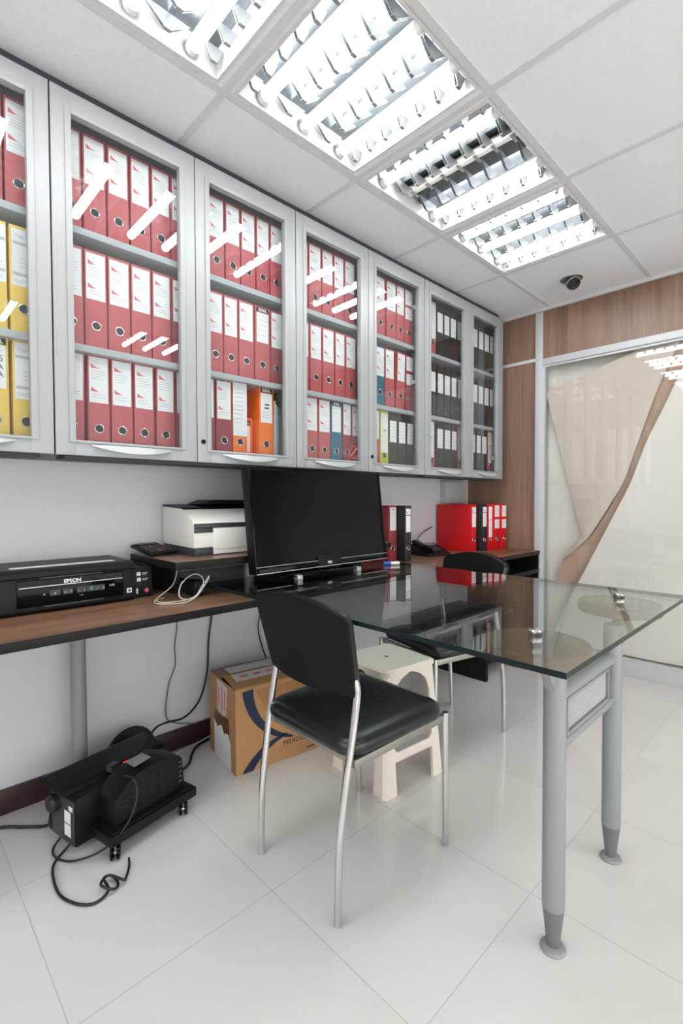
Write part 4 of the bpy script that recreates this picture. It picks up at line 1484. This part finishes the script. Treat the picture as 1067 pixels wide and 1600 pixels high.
for zz in (0.078, 0.058):
    xx = xt - 0.01 * (zz / 0.108)
    box(b, xx, xx + 0.0012, 0.672, 0.686, z0 + zz, z0 + zz + 0.013)
    box(b, xx, xx + 0.0012, 0.692, 0.712, z0 + zz + 0.008, z0 + zz + 0.010, mat=1)
    box(b, xx, xx + 0.0012, 0.692, 0.709, z0 + zz + 0.003, z0 + zz + 0.005, mat=1)
xx = xt - 0.002
box(b, xx, xx + 0.0012, 0.668, 0.674, z0 + 0.010, z0 + 0.034)
prism(b, [(0.705, z0 + 0.014), (0.714, z0 + 0.024), (0.705, z0 + 0.034), (0.696, z0 + 0.024)], 'x', xx, xx + 0.0014, mat=2)
emit('tank_label', b, [M_WHITEINK, M_PRINTGREY, M_PRINTRED], tk)

# ------------------------------------------------------------------ laser printer on the riser
t = thing('laser_printer', 'white laser printer with charcoal base and black top on the riser', 'printer', (-1.83, 1.06, RISER_Z))
lx, ly0, ly1, lz = -1.690, 0.862, 1.262, RISER_Z + 0.0004
b = new_bm()
prism(b, [(lx, lz + 0.030), (lx, lz + 0.122), (lx - 0.010, lz + 0.132), (lx - 0.085, lz + 0.176), (lx - 0.10, lz + 0.180), (-1.960, lz + 0.188), (-1.960, lz + 0.034)], 'y', ly0, ly1, 0.004)
emit('body', b, M_WHITEPLASTIC, t)
b = new_bm()
prism(b, [(lx + 0.003, lz), (lx + 0.003, lz + 0.0295), (-1.958, lz + 0.0335), (-1.958, lz)], 'y', ly0 + 0.002, ly0 + 0.085, 0.003)
box(b, -1.958, lx - 0.01, ly0 + 0.085, ly1 - 0.002, lz + 0.004, lz + 0.030)
emit('base', b, M_CHARCOAL, t)
b = new_bm(); box(b, lx - 0.002, lx + 0.006, ly0 + 0.078, ly1 - 0.004, lz + 0.003, lz + 0.104, 0.003); tr_ = emit('paper_tray', b, M_WHITEPLASTIC, t)
b = new_bm(); box(b, lx + 0.0055, lx + 0.0068, ly0 + 0.080, ly1 - 0.006, lz + 0.0215, lz + 0.0225); emit('tray_seam', b, M_CHARCOAL, tr_)
b = new_bm(); box(b, lx - 0.004, lx + 0.007, ly0 + 0.001, ly1 - 0.004, lz + 0.106, lz + 0.1235, 0.003); box(b, lx - 0.002, lx + 0.004, ly0 + 0.001, ly0 + 0.077, lz + 0.088, lz + 0.107, 0.002); emit('front_band', b, M_CHARCOAL, t)
b = new_bm(); prism(b, [(lx - 0.082, lz + 0.1775), (lx - 0.10, lz + 0.184), (-1.961, lz + 0.1955), (-1.961, lz + 0.1835), (lx - 0.098, lz + 0.176)], 'y', ly0 + 0.001, ly1 - 0.001, 0.001); emit('top_cover', b, M_BLACKPLASTIC, t)
b = new_bm(); prism(b, [(ly0 + 0.10, lz + 0.196), (ly0 + 0.15, lz + 0.214), (ly1 - 0.01, lz + 0.212), (ly1 - 0.01, lz + 0.196)], 'x', -1.955, lx - 0.115, 0.003); emit('output_hood', b, M_BLACKPLASTIC, t)

# ------------------------------------------------------------------ calculator
t = thing('desk_calculator', 'black desk calculator on the left end of the riser by the wall', 'calculator', (-1.88, 0.79, RISER_Z))
MC = Matrix.Translation((-1.875, 0.785, RISER_Z + 0.019)) @ Matrix.Rotation(radians(10), 4, 'Y') @ Matrix.Rotation(radians(8), 4, 'Z')
b = new_bm(); box(b, -0.075, 0.075, -0.055, 0.055, -0.004, 0.008, 0.003, M=MC); emit('body', b, M_BLACKPLASTIC, t)
b = new_bm(); box(b, -0.068, -0.040, -0.048, 0.048, 0.008, 0.012, 0.002, M=MC); emit('display', b, M_BLACKGLOSS, t)
b = new_bm()
for i in range(4):
    for j in range(5):
        box(b, -0.030 + i * 0.025, -0.012 + i * 0.025, -0.046 + j * 0.019, -0.031 + j * 0.019, 0.0081, 0.0125, 0.002, M=MC, mat=1 if j == 2 else 0)
emit('keys', b, [M_CHARCOAL, pbr('reddish_key', srgb(110, 70, 66), 0.5)], t)

# ------------------------------------------------------------------ television on the glass
t = thing('television', 'black flat-screen television standing on the glass tabletop', 'television', (-1.50, 1.38, GLASS_Z))
lean = radians(-7.0)
TVM = Matrix.Translation((-1.505, 1.383, GLASS_Z + 0.028)) @ Matrix.Rotation(lean, 4, 'Y')
HW, TH = 0.372, 0.412
b = new_bm()
box(b, -0.045, -0.0005, -HW, HW, 0.0, TH, 0.004, M=TVM)
emit('cabinet', b, M_BLACKPLASTIC, t)
b = new_bm()
box(b, -0.002, 0.004, -HW + 0.001, -HW + 0.014, 0.001, TH - 0.001, 0.001, M=TVM)
box(b, -0.002, 0.004, HW - 0.014, HW - 0.001, 0.001, TH - 0.001, 0.001, M=TVM)
box(b, -0.002, 0.004, -HW + 0.014, HW - 0.014, TH - 0.014, TH - 0.001, 0.001, M=TVM)
box(b, -0.002, 0.006, -HW + 0.014, HW - 0.014, 0.001, 0.024, 0.002, M=TVM)
bz = emit('bezel', b, M_BLACKGLOSS, t)
b = new_bm(); box(b, 0.0035, 0.007, -HW + 0.002, HW - 0.002, 0.0245, 0.0262, M=TVM); box(b, 0.0055, 0.009, -HW + 0.002, HW - 0.002, -0.001, 0.0015, M=TVM); emit('bottom_strip', b, M_SILVERINK, bz)
b = new_bm(); box(b, 0.006, 0.0075, -0.012, 0.012, 0.010, 0.021, M=TVM); emit('badge', b, M_SILVERINK, bz)
b = new_bm(); box(b, -0.0015, 0.0012, -HW + 0.014, HW - 0.014, 0.024, TH - 0.014, M=TVM); emit('screen', b, M_SCREEN, t)
b = new_bm()
box(b, -1.545, -1.500, 1.32, 1.45, GLASS_Z + 0.0185, GLASS_Z + 0.07, 0.004)
emit('neck', b, M_BLACKPLASTIC, t)
b = new_bm(); box(b, -1.61, -1.436, 1.135, 1.515, GLASS_Z + 0.013, GLASS_Z + 0.018, 0.001); st = emit('stand', b, M_BLACKGLOSS, t)
for yy in (1.165, 1.490):
    b = new_bm(); box(b, -1.455, -1.430, yy - 0.012, yy + 0.012, GLASS_Z + 0.0002, GLASS_Z + 0.0185, 0.002); emit('clear_foot', b, M_SILVERINK, st)

# ------------------------------------------------------------------ binders, phone and bits on the right of the desk
G = 'binders standing on the desk'
z = DESK_Z + 0.0003
binder('lever_arch_binder', 'dark red binder just right of the television on the desk', 'dark red', 2.066, 2.137, z, 'plain', G, xf=-1.755)
binder('lever_arch_binder', 'black binder on the desk between a dark red one and the telephone', 'black', 2.139, 2.199, z, 'desk', G, xf=-1.700)
binder('lever_arch_binder', 'bright red binder showing its broad side, first of the row by the wood panel', 'bright red', 2.840, 2.909, z, 'desk', G, xf=-1.700)
binder('lever_arch_binder', 'black binder standing among the bright red ones on the desk', 'black', 2.937, 3.007, z, 'desk', G, xf=-1.676)
binder('lever_arch_binder', 'bright red binder right beside the black one, long spine label, on the desk', 'bright red', 3.009, 3.066, z, 'long', G, xf=-1.668)
binder('lever_arch_binder', 'bright red binder on the desk, second right of the black one', 'bright red', 3.068, 3.142, z, 'double', G, xf=-1.656)
binder('lever_arch_binder', 'bright red binder at the end of the desk row, against the wood panel', 'bright red', 3.145, 3.216, z, 'double', G, xf=-1.642)

t = thing('telephone', 'black desk telephone between the binders on the desk', 'telephone', (-1.80, 2.50, DESK_Z))
MT = Matrix.Translation((-1.80, 2.515, DESK_Z)) @ Matrix.Rotation(radians(-14), 4, 'Z')
b = new_bm(); prism(b, [(0.09, 0.001), (0.09, 0.016), (-0.07, 0.070), (-0.09, 0.064), (-0.09, 0.001)], 'y', -0.085, 0.095, 0.004, M=MT); emit('base', b, M_BLACKPLASTIC, t)
b = new_bm()
slope = Matrix.Translation((0, 0, 0.046)) @ Matrix.Rotation(radians(18.6), 4, 'Y')
box(b, -0.085, 0.075, -0.080, -0.035, 0.006, 0.024, 0.008, M=MT @ slope)
box(b, -0.088, -0.050, -0.082, -0.033, -0.001, 0.018, 0.006, M=MT @ slope)
box(b, 0.040, 0.078, -0.082, -0.033, -0.001, 0.018, 0.006, M=MT @ slope)
emit('handset', b, M_BLACKGLOSS, t)
b = new_bm()
for i in range(4):
    for j in range(3):
        box(b, -0.02 + i * 0.020, -0.006 + i * 0.020, -0.015 + j * 0.028, 0.005 + j * 0.028, -0.004, 0.004, 0.001, M=MT @ slope)
emit('keypad', b, M_CHARCOAL, t)
b = new_bm(); box(b, -0.072, -0.034, -0.015, 0.075, -0.004, 0.003, 0.001, M=MT @ slope); emit('display', b, M_SILVERTAG, t)
b = new_bm()
tube(b, [(-1.86, 2.44, DESK_Z + 0.03), (-1.90, 2.52, DESK_Z + 0.09), (-1.965, 2.68, DESK_Z + 0.13), (-1.980, 2.80, DESK_Z + 0.16)], 0.003, 8)
emit('cord', b, M_BLACKRUB, t)

t = thing('marker_pen', 'white marker with a blue cap lying on the glass by the television', 'marker', (-1.45, 1.79, GLASS_Z))
b = new_bm(); cyl(b, (-1.462, 1.735, GLASS_Z + 0.0085), (-1.435, 1.768, GLASS_Z + 0.0085), 0.008, n=16, bev=0.002); emit('barrel', b, M_WHITEPLASTIC, t)
b = new_bm(); cyl(b, (-1.484, 1.708, GLASS_Z + 0.0085), (-1.4625, 1.7345, GLASS_Z + 0.0085), 0.0078, n=16, bev=0.002); emit('cap', b, M_BLUE, t)

b = new_bm(); box(b, WX + 0.0005, WX + 0.045, 2.90, 3.16, 1.048, 1.205, 0.004)
o = tag(emit('trunking_box', b, M_BOXGREY), 'pale grey cover box on the wall under the last cabinet', 'wall box')
b = new_bm(); box(b, WX + 0.045, WX + 0.05, 2.905, 2.985, 1.052, 1.20, 0.002); emit('cover_strip', b, M_BOXGREY, o)

# ------------------------------------------------------------------ cables
def cable(name, label, pts, r, mat, group='loose cables under and on the desk', per=8):
    b = new_bm()
    tube(b, pts, r, 10, per)
    return tag(emit(name, b, mat), label, 'cable', group)


wx = WX + 0.012
cable('power_cable', 'thick black cable hanging from the desk to the top of the power unit', [(wx, 1.095, 0.69), (wx, 1.089, 0.56), (wx, 1.072, 0.445), (wx + 0.005, 1.06, 0.304), (wx + 0.03, 1.01, 0.20), (-1.90, 0.92, 0.165), (-1.82, 0.80, 0.205), (-1.735, 0.72, 0.235), (-1.675, 0.645, 0.205), (-1.660, 0.575, 0.200)], 0.0045, M_BLACKRUB)
cable('grey_cable', 'thin grey cable hanging down the wall left of the cardboard box', [(wx, 0.926, 0.69), (wx, 0.924, 0.545), (wx, 0.912, 0.45), (wx, 0.914, 0.367), (wx, 0.884, 0.29), (wx + 0.004, 0.869, 0.165), (wx + 0.016, 0.905, 0.125), (wx + 0.014, 1.0, 0.09)], 0.0026, M_GREYCABLE)
cable('power_cable', 'black cable running from the power unit to the left edge of the picture', [(-1.722, 0.396, 0.125), (-1.735, 0.385, 0.075), (-1.785, 0.385, 0.014), (-1.84, 0.335, 0.0055), (-1.896, 0.270, 0.0055), (-1.915, 0.16, 0.0055), (-1.90, -0.1, 0.0055)], 0.005, M_BLACKRUB)
cable('power_cable', 'black cable looping in front of the power unit with a knot at its end', [(-1.640, 0.440, 0.032), (-1.632, 0.400, 0.008), (-1.597, 0.362, 0.0055), (-1.547, 0.345, 0.0055), (-1.459, 0.340, 0.0055), (-1.395, 0.362, 0.0055), (-1.360, 0.398, 0.0055), (-1.372, 0.438, 0.010), (-1.415, 0.440, 0.018), (-1.418, 0.462, 0.012), (-1.385, 0.468, 0.006), (-1.362, 0.448, 0.014), (-1.392, 0.425, 0.022), (-1.412, 0.452, 0.022), (-1.372, 0.478, 0.018), (-1.392, 0.492, 0.0055), (-1.43, 0.515, 0.0055), (-1.452, 0.522, 0.014)], 0.0036, M_BLACKRUB, per=10)
cable('power_cable', 'thin black cable draped over the vent housing of the power unit', [(-1.575, 0.545, 0.200), (-1.515, 0.560, 0.212), (-1.487, 0.562, 0.17), (-1.480, 0.530, 0.10), (-1.510, 0.470, 0.035), (-1.560, 0.405, 0.008), (-1.612, 0.372, 0.0045), (-1.662, 0.372, 0.0045), (-1.685, 0.402, 0.02), (-1.672, 0.434, 0.055)], 0.0032, M_BLACKRUB)
cable('power_cable', 'short black plug lead on the floor between power unit and cardboard box', [(-1.752, 0.795, 0.035), (-1.79, 0.86, 0.012), (-1.83, 0.905, 0.006), (-1.875, 0.935, 0.006), (-1.925, 0.985, 0.007), (-1.945, 1.05, 0.008)], 0.0055, M_BLACKRUB)
cable('white_cable', 'white cable along the skirting toward the cardboard box', [(-1.925, 0.83, 0.004), (-1.945, 0.93, 0.004), (-1.955, 1.02, 0.008), (-1.958, 1.10, 0.02)], 0.003, M_WHITECABLE)
cable('black_cord', 'black cord hanging below the glass tabletop beside the wall', [(wx, 1.36, 0.69), (wx, 1.37, 0.58), (wx, 1.34, 0.45), (wx, 1.38, 0.30), (wx + 0.03, 1.45, 0.12)], 0.003, M_BLACKRUB)
b = new_bm()
cx, cy, cz = -1.585, 0.79, DESK_Z
tube(b, [(-1.70, 0.80, cz + 0.09), (-1.665, 0.765, cz + 0.045), (-1.640, 0.70, cz + 0.012), (-1.60, 0.672, cz + 0.004), (-1.55, 0.70, cz + 0.004), (-1.535, 0.76, cz + 0.006), (-1.56, 0.82, cz + 0.03), (-1.60, 0.85, cz + 0.065), (-1.61, 0.82, cz + 0.085), (-1.585, 0.76, cz + 0.06), (-1.555, 0.74, cz + 0.02), (-1.575, 0.80, cz + 0.006), (-1.60, 0.845, cz + 0.04), (-1.585, 0.865, cz + 0.075), (-1.56, 0.835, cz + 0.05), (-1.55, 0.78, cz + 0.012), (-1.58, 0.70, cz + 0.004), (-1.63, 0.69, cz + 0.005), (-1.66, 0.73, cz + 0.004)], 0.0019, 8, 8)
tag(emit('coiled_cable', b, M_WHITECABLE), 'coiled pale grey cable on the desk under the riser', 'cable', 'loose cables under and on the desk')
t = thing('power_adapter', 'black power adapter under the left end of the riser', 'adapter', (-1.64, 0.83, DESK_Z))
b = new_bm(); box(b, -1.69, -1.62, 0.825, 0.865, DESK_Z + 0.0005, DESK_Z + 0.055, 0.005); emit('case', b, M_BLACKPLASTIC, t)
b = new_bm(); cyl(b, (-1.62, 0.845, DESK_Z + 0.02), (-1.605, 0.845, DESK_Z + 0.02), 0.006, n=12); emit('strain_relief', b, M_BLACKRUB, t)

# plug at the top of the power unit
t = thing('power_plug', 'grey plug lying by the red switch on top of the power unit', 'plug', (-1.66, 0.565, 0.19))
b = new_bm(); box(b, -0.012, 0.012, -0.018, 0.018, -0.008, 0.012, 0.004, M=Matrix.Translation((-1.648, 0.545, 0.1985)) @ Matrix.Rotation(0.5, 4, 'Z')); emit('plug_body', b, M_CHARCOAL, t)
